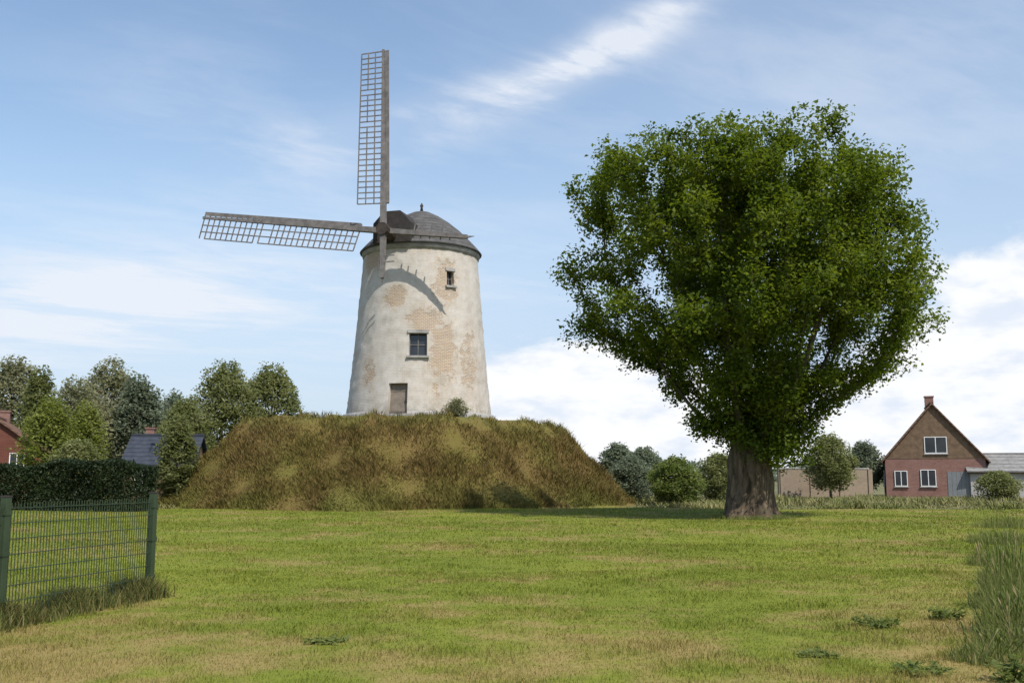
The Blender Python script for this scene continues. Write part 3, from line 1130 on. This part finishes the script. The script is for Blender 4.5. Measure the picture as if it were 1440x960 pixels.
    outer += 0.10 * np.sin(outer[:, [1, 2, 0]] * 7.0) + rg.normal(size=outer.shape) * 0.10
    l_, r_ = np.interp(outer[:, 2], prof[:, 0], prof[:, 1]), np.interp(outer[:, 2], prof[:, 0], prof[:, 2])
    pos = np.concatenate([pos, outer])
    # a leafy skirt of shoots low round the fork
    sk = rg.uniform(0, 1, 9500)
    zz = 2.3 + 3.6 * rg.uniform(0, 1, 9500)
    l, rr2 = np.interp(zz, prof[:, 0], prof[:, 1]) * 0.85, np.interp(zz, prof[:, 0], prof[:, 2]) * 0.85
    xx = np.clip(0.55 + rg.normal(size=9500) * 1.1, np.maximum(l, -1.8), np.minimum(rr2, 2.9))
    sel = ~((xx < 0.75) & (zz < 3.4))
    yy = rg.normal(size=9500) * 0.9
    sk_pos = np.stack([xx, yy, zz], 1)[sel]
    sk_pos += 0.25 * np.sin(sk_pos[:, [1, 2, 0]] * 5.0)
    pos = np.concatenate([pos, sk_pos])
    leaf_cloud('crown', pos, np.full(len(pos), 0.155), M_leaf_oak, root, 77, up=0.7, aspect=0.62)
    return root
make_big_tree()

# ------------------------------------------------------------------ houses
def house(name, label, x, y, rz, w, dep, wall_h, ridge_h, m_wall, m_roof, wins=(), doors=(), chimneys=(), over=0.3, gable=None, cat='house', z0=-0.16):
    """gable ends face local -Y and +Y; ridge runs along local Y"""
    root = empty(name, (x, y, z0), rz)
    tag(root, label, cat)
    hw, hd = w / 2, dep / 2
    b = MB()
    sec = [(-hw, 0), (hw, 0), (hw, wall_h), (0, ridge_h), (-hw, wall_h)]
    vs = [(u, -hd, z) for u, z in sec] + [(u, hd, z) for u, z in sec]
    b.add(vs, [(0, 1, 2, 3, 4), (9, 8, 7, 6, 5)] + [(i, 5 + i, 5 + (i + 1) % 5, (i + 1) % 5) for i in range(5) if i not in (2, 3)])
    b.build('wall', m_wall, root)
    if gable:
        g_ = MB()
        t0 = gable[1]
        q = (ridge_h - wall_h) / hw
        hwz = (ridge_h - t0) / q
        g_.add([(-min(hw, hwz) + 0.02, -hd - 0.03, t0), (min(hw, hwz) - 0.02, -hd - 0.03, t0), (0, -hd - 0.03, ridge_h - 0.03),
                (-min(hw, hwz) + 0.02, -hd + 0.02, t0), (min(hw, hwz) - 0.02, -hd + 0.02, t0), (0, -hd + 0.02, ridge_h - 0.03)],
               [(0, 1, 2), (5, 4, 3), (0, 3, 4, 1), (1, 4, 5, 2), (2, 5, 3, 0)])
        g_.build('gable_boarding', gable[0], root)
    sl = (ridge_h - wall_h) / hw
    r = MB()
    th = 0.16
    for s in (-1, 1):
        x0, z0_ = s * (hw + over), wall_h - over * sl
        a = [(x0, -hd - over, z0_ + 0.02), (0, -hd - over, ridge_h + 0.02), (0, hd + over, ridge_h + 0.02), (x0, hd + over, z0_ + 0.02)]
        vs = a + [(p[0], p[1], p[2] + th) for p in a]
        f = [(0, 1, 2, 3), (7, 6, 5, 4), (0, 4, 5, 1), (2, 6, 7, 3), (3, 7, 4, 0)]
        r.add(vs, f if s < 0 else [tuple(reversed(q)) for q in f])
    r.beam((0, -hd - over, ridge_h + th + 0.03), (0, hd + over, ridge_h + th + 0.03), 0.14, 0.3)
    ro = r.build('roof', m_roof, root)
    for (cx, cy, cw, top) in chimneys:
        c = MB()
        c.box((cx - cw / 2, cy - cw / 2, wall_h + 0.3), (cx + cw / 2, cy + cw / 2, top))
        c.box((cx - cw / 2 - 0.06, cy - cw / 2 - 0.06, top + 0.002), (cx + cw / 2 + 0.06, cy + cw / 2 + 0.06, top + 0.12))
        for k in (-0.2, 0.2):
            c.lathe([(0.11, 0), (0.09, 0.35)], 10) if False else None
        c.build('chimney', M_brick, ro)
    faces = {'f': lambda u, z, o: (u, -hd - o, z), 'b': lambda u, z, o: (-u, hd + o, z), 'r': lambda u, z, o: (hw + o, u, z), 'l': lambda u, z, o: (-hw - o, -u, z)}
    for (fc, u, z, ww, hh) in wins:
        F = faces[fc]
        f = MB()
        t = 0.065
        def bx(u0, u1, z0b, z1b, o0, o1, mb):
            p = [F(u0, z0b, o0), F(u1, z0b, o0), F(u1, z1b, o0), F(u0, z1b, o0), F(u0, z0b, o1), F(u1, z0b, o1), F(u1, z1b, o1), F(u0, z1b, o1)]
            mb.add(p, [(3, 2, 1, 0), (4, 5, 6, 7), (0, 1, 5, 4), (1, 2, 6, 5), (2, 3, 7, 6), (3, 0, 4, 7)])
        e = 0.034 if gable else 0.0
        bx(u - ww / 2, u - ww / 2 + t, z, z + hh, e, e + 0.07, f); bx(u + ww / 2 - t, u + ww / 2, z, z + hh, e, e + 0.07, f)
        bx(u - ww / 2 + t, u + ww / 2 - t, z, z + t, e, e + 0.07, f); bx(u - ww / 2 + t, u + ww / 2 - t, z + hh - t, z + hh, e, e + 0.07, f)
        bx(u - t / 2, u + t / 2, z + t, z + hh - t, e, e + 0.06, f)
        fr = f.build('window', M_white, root)
        p = MB()
        bx(u - ww / 2 + t, u + ww / 2 - t, z + t, z + hh - t, e + 0.005, e + 0.02, p)
        p.build('pane', M_glass, fr)
        s = MB()
        bx(u - ww / 2 - 0.08, u + ww / 2 + 0.08, z - 0.1, z - 0.004, 0.002, 0.15, s)
        s.build('sill', M_stone, fr)
    for (fc, u, ww, hh, m) in doors:
        F = faces[fc]
        f = MB()
        k = max(3, int(ww / 0.35))
        for i in range(k):
            u0, u1 = u - ww / 2 + ww * i / k, u - ww / 2 + ww * (i + 1) / k - 0.015
            p = [F(u0, 0.05, -0.03), F(u1, 0.05, -0.03), F(u1, hh, -0.03), F(u0, hh, -0.03), F(u0, 0.05, 0.04), F(u1, 0.05, 0.04), F(u1, hh, 0.04), F(u0, hh, 0.04)]
            f.add(p, [(3, 2, 1, 0), (4, 5, 6, 7), (0, 1, 5, 4), (1, 2, 6, 5), (2, 3, 7, 6), (3, 0, 4, 7)])
        dr = f.build('door', m, root)
        h = MB()
        p0, p1 = F(u + ww * 0.4, 1.0, 0.07), F(u + ww * 0.4, 1.15, 0.07)
        h.beam(p0, p1, 0.05, 0.06)
        h.build('handle', M_iron, dr)
    for sx_ in (-1, 1):
        gt = MB()
        x0, z0_ = sx_ * (hw + over + 0.05), wall_h - over * sl + 0.03
        gt.tube([(x0, -hd - over, z0_), (x0, hd + over, z0_)], [0.065, 0.065], 8)
        go = gt.build('gutter', M_iron, root, True)
        dp = MB()
        dp.tube([(x0, -hd + 0.25, z0_), (sx_ * (hw + 0.07), -hd + 0.25, z0_ - 0.35), (sx_ * (hw + 0.07), -hd + 0.25, 0.05)], [0.045, 0.045, 0.045], 8)
        dp.build('downpipe', M_iron, go, True)
    return root

d = 90.0
c = at(1312, 690, d)
house('gabled_house', 'steep gabled red brick house with brown boarded gable beyond the lawn', c.x + 1.9, d + 4.5, R(-19), 8.4, 8, 3.4, 8.3, M_brick, M_tile_brown,
      wins=(('f', -2.9, 0.95, 1.1, 1.4), ('f', 0.15, 3.9, 1.9, 1.5), ('f', -0.6, 0.95, 1.3, 1.5), ('l', 2.5, 1, 1.2, 1.4), ('l', -1.5, 1, 1.2, 1.4)),
      doors=(('f', 2.3, 2.6, 2.25, M_door),), chimneys=((0.1, 0.5, 0.75, 9.3),), gable=(M_board, 3.45))
c = at(1425, 690, 86)
house('rendered_outbuilding', 'low grey rendered outbuilding at the right of the gabled house', c.x + 2.6, 91, R(76), 5.2, 8.2, 2.3, 3.7, M_render, M_tile_grey,
      wins=(('l', -2.0, 0.9, 1.1, 1.0),), doors=(('l', 1.3, 1.1, 2.05, M_door),), cat='outbuilding')
# left edge
c = at(-8, 690, 72)
house('dark_brick_house', 'dark red brick house cut off by the left edge beyond the hedge', c.x - 1.3, 75, R(20), 6.4, 8, 3.6, 5.9, M_brick_dark, M_tile_brown,
      wins=(('f', 1.6, 2.3, 1.0, 1.2), ('r', -1.5, 2.3, 1.0, 1.2), ('r', 1.8, 2.3, 1.0, 1.2)), chimneys=((0.0, 1.5, 0.7, 6.7),))
c = at(205, 690, 70)
house('slate_roofed_cottage', 'low cottage with dark blue slate roof behind the hedge left of the mound', c.x, 74, R(96), 5.4, 4.6, 2.7, 4.7, M_board, M_tile_dark,
      wins=(('l', -1.0, 0.9, 1.1, 1.2), ('l', 1.2, 0.9, 1.1, 1.2)), chimneys=((0.2, 1.3, 0.6, 5.3),), cat='cottage')
c = at(120, 690, 104)
house('grey_roofed_house', 'far house with pale grey roof showing between the trees at left', c.x, 110, R(75), 8, 9, 6.2, 10.6, M_render, M_tile_grey,
      wins=(('l', -2.2, 3.6, 1.1, 1.3), ('l', 0.4, 3.6, 1.1, 1.3), ('l', 2.6, 3.6, 1.1, 1.3)), chimneys=((0.2, 2.5, 0.7, 11.6),))

# pale garden wall
def garden_wall():
    a, e = at(1096, 695, 90), at(1228, 690, 92)
    root = empty('garden_wall', (a.x, a.y, -0.16), math.atan2(e.y - a.y, e.x - a.x))
    tag(root, 'long pale brick garden wall between the big tree trunk and the gabled house', 'garden wall')
    L = math.hypot(e.x - a.x, e.y - a.y)
    b = MB(); b.box((0, 0, -0.1), (L, 0.3, 2.5))
    b.build('wall_body', M_brick_pale, root)
    b = MB()
    for i in range(int(L / 0.6)):
        b.box((i * 0.6 + 0.005, -0.05, 2.502), (i * 0.6 + 0.595, 0.35, 2.502 + 0.10 + 0.01 * (i % 3)))
    b.build('coping', M_stone, root)
    for i in range(4):
        b = MB(); x0 = 0.1 + i * (L - 0.6) / 3
        b.box((x0, -0.12, -0.1), (x0 + 0.42, -0.002, 2.5))
        b.build('pier', M_brick_pale, root)
garden_wall()

# ------------------------------------------------------------------ hedge, shrubs and trees behind
def hedge():
    e, a = at(212, 700, 50.5), at(-170, 700, 49)
    root = empty('clipped_hedge', (a.x, a.y, -0.16), math.atan2(e.y - a.y, e.x - a.x))
    tag(root, 'long clipped hedge with deep shade put into its leaf colour across the far left edge of the lawn', 'hedge')
    L = math.hypot(e.x - a.x, e.y - a.y)
    rg = np.random.default_rng(31)
    n = 52000
    pos = []
    hw, hh = 0.85, 2.35
    u = rg.uniform(0, L, n)
    face = rg.uniform(0, 1, n)
    y = np.where(face < 0.62, -hw, np.where(face < 0.72, hw, rg.uniform(-hw, hw, n)))
    z = np.where(face < 0.72, rg.uniform(0.02, hh, n), hh)
    bul = 0.13 * np.sin(u * 1.3 + z * 1.7) + 0.10 * np.sin(u * 3.1 - z * 2.2) 
    y = y + np.where(face < 0.62, bul, -bul) * (face < 0.72) + rg.normal(size=n) * 0.09
    z = z + (0.16 * np.sin(u * 0.8) + 0.10 * np.sin(u * 2.3 + 1)) * (z / hh) + rg.normal(size=n) * 0.08
    end = rg.uniform(0, 1, n) < 0.05
    u = np.where(end, L + rg.normal(size=n) * 0.1, u)
    y = np.where(end, rg.uniform(-hw, hw, n), y)
    z = np.where(end, rg.uniform(0, hh, n), z)
    leaf_cloud('foliage', np.stack([u, y, np.maximum(z, 0.02)], 1), np.full(n, 0.12), M_leaf_shaded, root, 32, up=0.1)
    b = MB()
    for i in range(int(L / 0.8)):
        x = 0.4 + i * 0.8
        b.tube([(x, 0, -0.1), (x + 0.05, 0.05, 0.8), (x - 0.05, 0, 1.9)], [0.05, 0.04, 0.02], 6)
        for k in range(7):
            a_ = rg.uniform(0, 6.28); z_ = rg.uniform(0.3, 1.8)
            b.tube([(x, 0, z_), (x + 0.35 * math.cos(a_), 0.62 * math.sin(a_), z_ + 0.25)], [0.02, 0.006], 4)
    b.build('stems', M_twig, root, True)
hedge()

def T(name, label, px, d, top_py, wpx, trunk_frac, n, leaf, mat, seed, **k):
    top = at(px, top_py, d)
    small_tree(name, label, top.x, d, top.z + 0.16, wpx / 1400 * d, (top.z) * trunk_frac, int(n * 1.5), leaf, mat, seed,
               group='trees in the background' if name == 'background_tree' else 'shrubs round the lawn', **k)

# left bank of trees, near to far
T('leafy_shrub', 'bright yellow-green rounded shrub behind the hedge, second from the left edge', 72, 56, 566, 86, 0.10, 9000, 0.16, M_leaf_bright, 101, cat='shrub', clumps=22)
T('leafy_shrub', 'bright yellow-green shrub behind the hedge beside the slate-roofed cottage', 122, 58, 570, 62, 0.10, 7000, 0.16, M_leaf_bright, 102, cat='shrub', clumps=20)
T('dark_shrub', 'dark green low shrub directly behind the hedge below the bright shrubs', 112, 53.5, 622, 84, 0.08, 8000, 0.15, M_leaf_mid, 103, cat='shrub', clumps=20)
T('dark_shrub', 'dark shrub between the hedge end and the foot of the mound', 252, 58, 588, 56, 0.10, 8000, 0.16, M_leaf_mid, 104, cat='shrub', clumps=20)
T('background_tree', 'tall olive tree at the left edge behind the dark brick house', 22, 96, 512, 100, 0.25, 6500, 0.34, M_leaf_olive, 105)
T('background_tree', 'narrow dark tree just right of the dark brick house', 58, 84, 524, 58, 0.2, 7000, 0.26, M_leaf_mid, 106)
T('background_tree', 'pale olive tree in front of the grey-roofed house at left', 158, 98, 513, 96, 0.28, 6500, 0.33, M_leaf_olive, 107)
T('background_tree', 'blue-green tree rising behind the slate-roofed cottage', 196, 92, 536, 70, 0.25, 7000, 0.3, M_leaf_blue, 108)
T('background_tree', 'thin hazy tree between the cottage and the tree behind the mound', 246, 110, 556, 60, 0.25, 5000, 0.32, M_leaf_blue, 109)
T('background_tree', 'dense rounded tree behind the left shoulder of the mound', 318, 88, 516, 104, 0.15, 12000, 0.27, M_leaf_mid, 110)
T('background_tree', 'wide green tree behind the mound just left of the windmill', 382, 92, 520, 100, 0.15, 12000, 0.28, M_leaf_mid, 111)
small_tree('leafy_shrub', 'small scrubby bush at the right foot of the windmill tower', at(643, 570, 60.2).x, 60.2, 1.15, 1.5, 0.15, 1600, 0.11, M_leaf_olive, 130, cat='shrub', clumps=10, z0=M_H - 0.1, group='shrubs round the lawn')
T('background_tree', 'low spreading tree filling the gap left of the slate-roofed cottage', 112, 90, 541, 120, 0.1, 8000, 0.28, M_leaf_olive, 131)
T('background_tree', 'low dark tree filling the gap between the cottage roof and the mound', 262, 82, 566, 84, 0.08, 8000, 0.24, M_leaf_mid, 132)
T('background_tree', 'low grey-green tree behind the cottage chimney', 206, 104, 555, 100, 0.1, 7000, 0.3, M_leaf_blue, 133)
# right, between mound and house
T('leafy_shrub', 'vivid green shrub just left of the big tree trunk', 950, 64, 645, 74, 0.08, 9000, 0.15, M_leaf_weed, 112, cat='shrub', clumps=20)
T('dark_shrub', 'blue-green shrub at the right foot of the mound', 886, 70, 645, 70, 0.08, 8000, 0.16, M_leaf_blue, 113, cat='shrub', clumps=20)
T('dark_shrub', 'olive shrub half hidden behind the big tree trunk', 1010, 72, 640, 66, 0.08, 7000, 0.16, M_leaf_mid, 114, cat='shrub', clumps=20)
T('background_tree', 'small dark tree behind the garden wall right of the big tree trunk', 1165, 86, 614, 70, 0.2, 8000, 0.2, M_leaf_mid, 115)
T('background_tree', 'small grey-green tree between the garden wall and the gabled house', 1215, 98, 624, 54, 0.2, 5000, 0.24, M_leaf_blue, 116)
T('leafy_shrub', 'low green shrub in front of the rendered outbuilding', 1402, 78, 664, 60, 0.08, 5000, 0.15, M_leaf_mid, 117, cat='shrub', clumps=16)
T('background_tree', 'distant tree seen against cloud at the right of the mound', 868, 150, 626, 52, 0.2, 4500, 0.38, M_leaf_blue, 118)
T('background_tree', 'smaller distant tree left of the vivid green shrub', 905, 165, 632, 60, 0.2, 4500, 0.4, M_leaf_blue, 119)

# far woodland closing the horizon
def woodland():
    rg = np.random.default_rng(55)
    cs, rs = [], []
    for i in range(520):
        a = rg.uniform(-0.62, 0.62)
        d_ = rg.uniform(330, 470)
        h = rg.uniform(4, 11) * (0.55 + 0.45 * math.sin(a * 21 + 1) ** 2)
        cs.append((d_ * math.sin(a), d_ * math.cos(a), h * rg.uniform(0.3, 0.85)))
        rs.append(rg.uniform(2.2, 4.2))
    pos = clump_points(np.array(cs), np.array(rs), np.full(520, 110), rg)
    pos = pos[pos[:, 2] > -0.1]
    o = leaf_cloud('distant_woodland', pos, np.full(len(pos), 1.1), M_leaf_blue, None, 56)
    tag(o, 'low far-off belt of woodland along the horizon behind everything', 'woodland', kind='stuff')
woodland()

# ------------------------------------------------------------------ mesh fence
def mesh_fence():
    a = Vector((-4.98, 14.0, 0)); e = Vector((-5.66, 11.28, 0))
    dv = (e - a).normalized(); span = (e - a).length
    root = empty('mesh_fence', (a.x, a.y, 0))
    tag(root, 'green welded wire mesh fence running out of the picture at lower left', 'fence')
    HT = 1.36
    for i in range(4):
        p = dv * (span * i)
        b = MB()
        b.beam((p.x, p.y, -0.2), (p.x, p.y, HT + 0.06), 0.085, 0.085, side=dv)
        o = b.build('post', M_steel, root, bevel=0.006)
        c_ = MB(); c_.beam((p.x, p.y, HT + 0.062), (p.x, p.y, HT + 0.082), 0.092, 0.092, side=dv)
        c_.build('post_cap', M_wood_dark, o)
        for z in (0.3, 0.8, 1.25):
            c_ = MB(); c_.beam((p.x - dv.x * .052 , p.y - dv.y * .052, z), (p.x + dv.x * .052, p.y + dv.y * .052, z), 0.05, 0.1)
            c_.build('clamp', M_steel, o)
    nrm = Vector((-dv.y, dv.x, 0))
    for i in range(3):
        p0 = dv * (span * i + 0.06); L = span - 0.12
        b = MB()
        for k in range(int(L / 0.05) + 1):
            q = p0 + dv * (k * 0.05)
            b.beam((q.x, q.y, 0.06), (q.x, q.y, HT), 0.0075, 0.0075, side=dv)
        for k in range(8):
            z = 0.10 + k * (HT - 0.16) / 7
            for s in (-1, 1):
                q = p0 + nrm * (0.0082 * s); r = p0 + dv * L + nrm * (0.0082 * s)
                b.beam((q.x, q.y, z), (r.x, r.y, z), 0.0085, 0.008)
        b.build('mesh_panel', M_steel, root)
    return a, dv, span
fa, fdv, fspan = mesh_fence()

# ------------------------------------------------------------------ grass blades
def blades(name, x, y, z, h, wd, mat, seed, lean=0.45, label=None, cat=None):
    rg = np.random.default_rng(seed)
    n = len(x)
    a = rg.uniform(0, 2 * math.pi, n)
    dx, dy = np.cos(a), np.sin(a)
    b = rg.uniform(0, 2 * math.pi, n)
    ln = lean * rg.uniform(0.2, 1.3, n) * h
    lx, ly = np.cos(b) * ln, np.sin(b) * ln
    v = np.empty((n, 5, 3))
    for i, (t, s) in enumerate(((0, 1), (0, -1), (0.55, -0.8), (0.55, 0.8), (1, 0))):
        v[:, i, 0] = x + dx * wd * s * 0.5 + lx * t ** 1.6
        v[:, i, 1] = y + dy * wd * s * 0.5 + ly * t ** 1.6
        v[:, i, 2] = z + h * t * (1 - 0.2 * t)
    base = (np.arange(n) * 5)[:, None]
    f = np.concatenate([base + np.array([0, 1, 2, 3]), base + np.array([3, 2, 4])], axis=1).ravel()
    o = np_mesh(name, v.reshape(-1, 3), f, np.tile([4, 3], n), mat)
    tag(o, label, cat, kind='stuff')
    return o

def roll_np(x, y):
    return 0.05 * np.sin(x * 0.19 + 1.0) * np.sin(y * 0.15 + 0.4) + 0.03 * np.sin(x * 0.53 + y * 0.31)

def lawn_grass():
    rg = np.random.default_rng(5)
    xs, ys = [], []
    for d0, d1, dens in ((6.3, 9.5, 1500), (9.5, 13, 1150), (13, 18, 680), (18, 26, 300), (26, 38, 110), (38, 52, 50)):
        area_w = 1.16 * d1 + 1.5
        n = int(dens * area_w * (d1 - d0))
        x = rg.uniform(-area_w / 2, area_w / 2, n); y = rg.uniform(d0, d1, n)
        k = np.abs(x) < 0.58 * y + 0.8
        xs.append(x[k]); ys.append(y[k])
    x, y = np.concatenate(xs), np.concatenate(ys)
    tuft = 0.5 + 0.5 * np.sin(x * 2.1 + 1.3 * np.sin(y * 1.7)) * np.sin(y * 2.6 + 1.1 * np.sin(x * 1.3))
    rough = np.clip((x - 1.2) / 2.5, 0, 1) * np.clip((13.5 - y) / 3, 0, 1)
    t2 = 0.5 + 0.5 * np.sin(x * 4.3 + 2.0 * np.sin(y * 2.9 + 1)) * np.sin(y * 3.7 + 1.7 * np.sin(x * 2.2))
    h = (0.022 + 0.035 * tuft ** 2 + (0.03 + 0.06 * rough) * t2 ** 5) * rg.uniform(0.6, 1.5, len(x)) * (1 + np.clip((y - 12) / 40, 0, 0.6))
    wd = 0.0045 * (1 + np.clip((y - 8) / 8, 0, 4.0)) * rg.uniform(0.7, 1.3, len(x))
    blades('grass', x, y, roll_np(x, y) - 0.004, h, wd, mat_lawn('grass_blades', True), 6, 0.7, 'short patchy green lawn grass with parched straw patches', 'grass')
lawn_grass()

def mound_grass():
    rg = np.random.default_rng(8)
    n = 130000
    a = rg.uniform(math.pi, 2 * math.pi, n) + 0
    a = np.where(rg.uniform(0, 1, n) < 0.15, rg.uniform(0, 2 * math.pi, n), a)
    r = 8.8 + (15.6 - 8.8) * np.sqrt(rg.uniform(0, 1, n))
    z = np.array([mound_rz(rr, aa) for rr, aa in zip(r, a)])
    ok = z > -0.05
    a, r, z = a[ok], r[ok], z[ok]
    x, y = MX + r * np.cos(a), MY + r * np.sin(a)
    h = 0.24 * rg.uniform(0.4, 1.8, len(x)) * (0.75 + 0.75 * np.sin(x * 1.1 + 1.7 * np.sin(y * 0.9)) * np.sin(z * 2.0 + x * 0.7))
    blades('mound_grass', x, y, z - 0.02, np.abs(h) + 0.06, np.full(len(x), 0.035), mat_mound(True), 9, 0.8, 'long dry brown grass covering the steep sides of the mound', 'grass')
mound_grass()

def fence_weeds():
    rg = np.random.default_rng(14)
    n = 22000
    t = rg.uniform(-0.05, fspan * 2.3, n)
    off = rg.normal(size=n) * 0.16
    x = fa.x + fdv.x * t - fdv.y * off; y = fa.y + fdv.y * t + fdv.x * off
    h = rg.uniform(0.12, 0.42, n) * (0.75 + 0.35 * np.sin(t * 5.0))
    t_ = MT('unmown_grass', 0.8, 0.2)
    t_.color(t_.ramp(t_.geo.outputs['Random Per Island'], [(0.1, (0.045, 0.06, 0.012)), (0.6, (0.10, 0.11, 0.025)), (0.95, (0.19, 0.15, 0.06))]))
    blades('unmown_grass', x, y, roll_np(x, y) - 0.01, h, np.full(n, 0.010), t_.m, 15, 0.5, 'strip of dark unmown grass along the foot of the mesh fence', 'grass')
fence_weeds()

# leafy plants at the right edge
def weed(label, x, y, h, w, seed, n=3200, leaf=0.075, stems=14, name='leafy_weed', group=None):
    rg = np.random.default_rng(seed)
    root = empty(name, (x, y, -0.02 + roll(x, y)))
    tag(root, label, 'weed', group)
    b = MB()
    pos = []
    for i in range(stems):
        a = rg.uniform(0, 6.28); rr = w / 2 * math.sqrt(rg.uniform(0.05, 1))
        hh = h * rg.uniform(0.65, 1.05) * (1 - 0.3 * rr / w)
        tip = (rr * math.cos(a), rr * math.sin(a), hh)
        m = (tip[0] * 0.5, tip[1] * 0.5, hh * 0.55)
        b.tube([(tip[0] * .2, tip[1] * .2, -0.03), m, tip], [0.008, 0.006, 0.002], 5)
        k = n // stems
        t = rg.uniform(0.08, 1.0, k)
        base = np.outer(1 - t, np.array((tip[0] * .2, tip[1] * .2, 0))) + np.outer(t, np.array(tip))
        spread = (0.055 + 0.09 * (1 - t))[:, None] * (h ** 0.5)
        pos.append(base + rg.normal(size=(k, 3)) * spread * np.array((1, 1, .5)))
    pos = np.concatenate(pos)
    pos[:, 2] = np.maximum(pos[:, 2], 0.03)
    leaf_cloud('leaves', pos, np.full(len(pos), leaf), M_leaf_weed, root, seed + 1, up=1.3, aspect=0.4, fold=0.08)
    b.build('stems', M_leaf_weed, root, True)
M_tall = MT('tall_grass_blades', 0.8, 0.15)
M_tall.color(M_tall.ramp(M_tall.geo.outputs['Random Per Island'], [(0.1, (0.11, 0.155, 0.03)), (0.6, (0.18, 0.21, 0.06)), (0.95, (0.33, 0.27, 0.13))]))
_tr = M_tall.N.new('ShaderNodeBsdfTranslucent'); _tr.inputs['Color'].default_value = (0.27, 0.30, 0.08, 1)
_ms = M_tall.N.new('ShaderNodeMixShader'); _ms.inputs[0].default_value = 0.4
M_tall.link(M_tall.b.outputs[0], _ms.inputs[1]); M_tall.link(_tr.outputs[0], _ms.inputs[2]); M_tall.link(_ms.outputs[0], M_tall.N['Material Output'].inputs['Surface'])
def grass_clump(label, x, y, h, w, n, seed):
    rg = np.random.default_rng(seed)
    root = empty('tall_grass_clump', (x, y, roll(x, y)))
    tag(root, label, 'grass clump', 'tall grass clumps at the right edge')
    rr = w / 2 * np.sqrt(rg.uniform(0, 1, n)); a = rg.uniform(0, 6.283, n)
    hh = h * rg.uniform(0.35, 1.0, n) * (1 - 0.45 * (rr / (w / 2)) ** 2)
    o = blades('leaf_blades', rr * np.cos(a), rr * np.sin(a), np.full(n, -0.01), hh, np.full(n, 0.011), M_tall.m, seed + 1, 0.55)
    o.parent = root
    del o['kind']
    k = 26
    rr = w / 2.6 * np.sqrt(rg.uniform(0, 1, k)); a = rg.uniform(0, 6.283, k)
    m = MB()
    for q in range(k):
        b0 = Vector((rr[q] * math.cos(a[q]), rr[q] * math.sin(a[q]), -0.01))
        tp = b0 + Vector((rg.normal() * 0.12, rg.normal() * 0.12, h * rg.uniform(0.85, 1.2)))
        m.tube([b0, b0.lerp(tp, 0.6), tp - (tp - b0) * 0.16, tp - (tp - b0) * 0.08, tp], [0.004, 0.003, 0.004, 0.011, 0.002], 5)
    s_ = m.build('seed_stalks', M_tall.m, root, True)
    s_['kind'] = 'stuff'
for (px, d_, h, w, n_, sd_, lb) in (
        (1436, 10.6, 0.80, 1.0, 850, 201, 'tallest clump of seeding grass standing at the right edge of the lawn'),
        (1414, 12.6, 0.72, 0.9, 700, 203, 'clump of tall grass just behind the tallest one at the right edge'),
        (1428, 15.4, 0.70, 1.1, 750, 205, 'third clump of tall grass going back along the right edge of the lawn'),
        (1408, 19.5, 0.60, 1.2, 750, 207, 'fourth and farther clump of tall grass along the right edge of the lawn'),
        (1424, 33.0, 0.55, 2.2, 1100, 213, 'sixth clump of tall grass going back along the right edge, beyond the others'),
        (1432, 9.6, 0.5, 0.9, 700, 215, 'dense knee-high grass clump nearest the bottom right corner'),
        (1420, 25.0, 0.60, 1.9, 1100, 209, 'fifth clump of tall grass going back along the right edge of the lawn'),
        (1392, 9.2, 0.28, 0.8, 700, 211, 'low rough grass clump in front of the tallest one at lower right')):
    p = at(px, 800, d_)
    grass_clump(lb, p.x, d_, h, w, n_, sd_)
def rough_grass():
    rg = np.random.default_rng(61)
    n = 60000
    y = 53.5 + 34 * rg.uniform(0, 1, n) ** 1.6
    x = rg.uniform(-0.62, 0.66, n) * y
    ok = ((x - MX) ** 2 + (y - MY) ** 2 > 15.5 ** 2) & (np.abs(np.sin(x * 0.23 + y * 0.4)) > 0.15)
    ok &= ~((x > 31) & (y > 83)) 
    x, y = x[ok], y[ok]
    h = (0.28 + 0.22 * np.sin(x * 0.7 + 1.3 * np.sin(y * 0.5))) * rg.uniform(0.5, 1.5, len(x))
    m = MT('rough_grass_blades', 0.85, 0.1)
    m.color(m.ramp(m.math('ADD', m.math('MULTIPLY', m.noise(0.16, 4, 0.6), 0.75), m.math('MULTIPLY', m.geo.outputs['Random Per Island'], 0.25)),
            [(0.3, (0.10, 0.125, 0.035)), (0.5, (0.17, 0.17, 0.06)), (0.68, (0.30, 0.255, 0.13))]))
    blades('rough_grass', x, y, np.full(len(x), -0.17), h, np.full(len(x), 0.055), m.m, 62, 0.8, 'rough unmown olive grass beyond the far edge of the lawn', 'grass')
rough_grass()
def trunk_grass():
    rg = np.random.default_rng(71)
    n = 2600
    c = at(1054, 722, 41.0)
    a = rg.uniform(0, 6.283, n); r = 1.02 + np.abs(rg.normal(size=n)) * 0.35
    x, y = c.x + r * np.cos(a), 41.0 + r * np.sin(a)
    blades('grass_round_trunk', x, y, roll_np(x, y) - 0.02, rg.uniform(0.08, 0.3, n), np.full(n, 0.02), M_tall.m, 72, 0.6, 'longer unmown grass round the foot of the big tree', 'grass')
trunk_grass()
for i, (px, py, h, w, lb) in enumerate(((1232, 876, 0.13, 0.55, 'low dark green weed rosette in the grass at lower right'), (1150, 915, 0.07, 0.4, 'small flat weed rosette nearest the bottom at lower right'),
                                      (1330, 866, 0.16, 0.7, 'broad low weed patch left of the tallest grass clump'), (1300, 938, 0.1, 0.6, 'low weed patch close to the bottom edge at right'),
                                      (1420, 948, 0.22, 0.5, 'bushy weed in the bottom right corner'), (458, 900, 0.07, 0.6, 'flat fresh green weed patch at lower left of centre'))):
    d_ = EYE * 1400 / (py - 670)
    p = at(px, py, d_)
    weed(lb, p.x, d_, h, w, 210 + i, 260, 0.07, 16, group='weeds in the lawn')
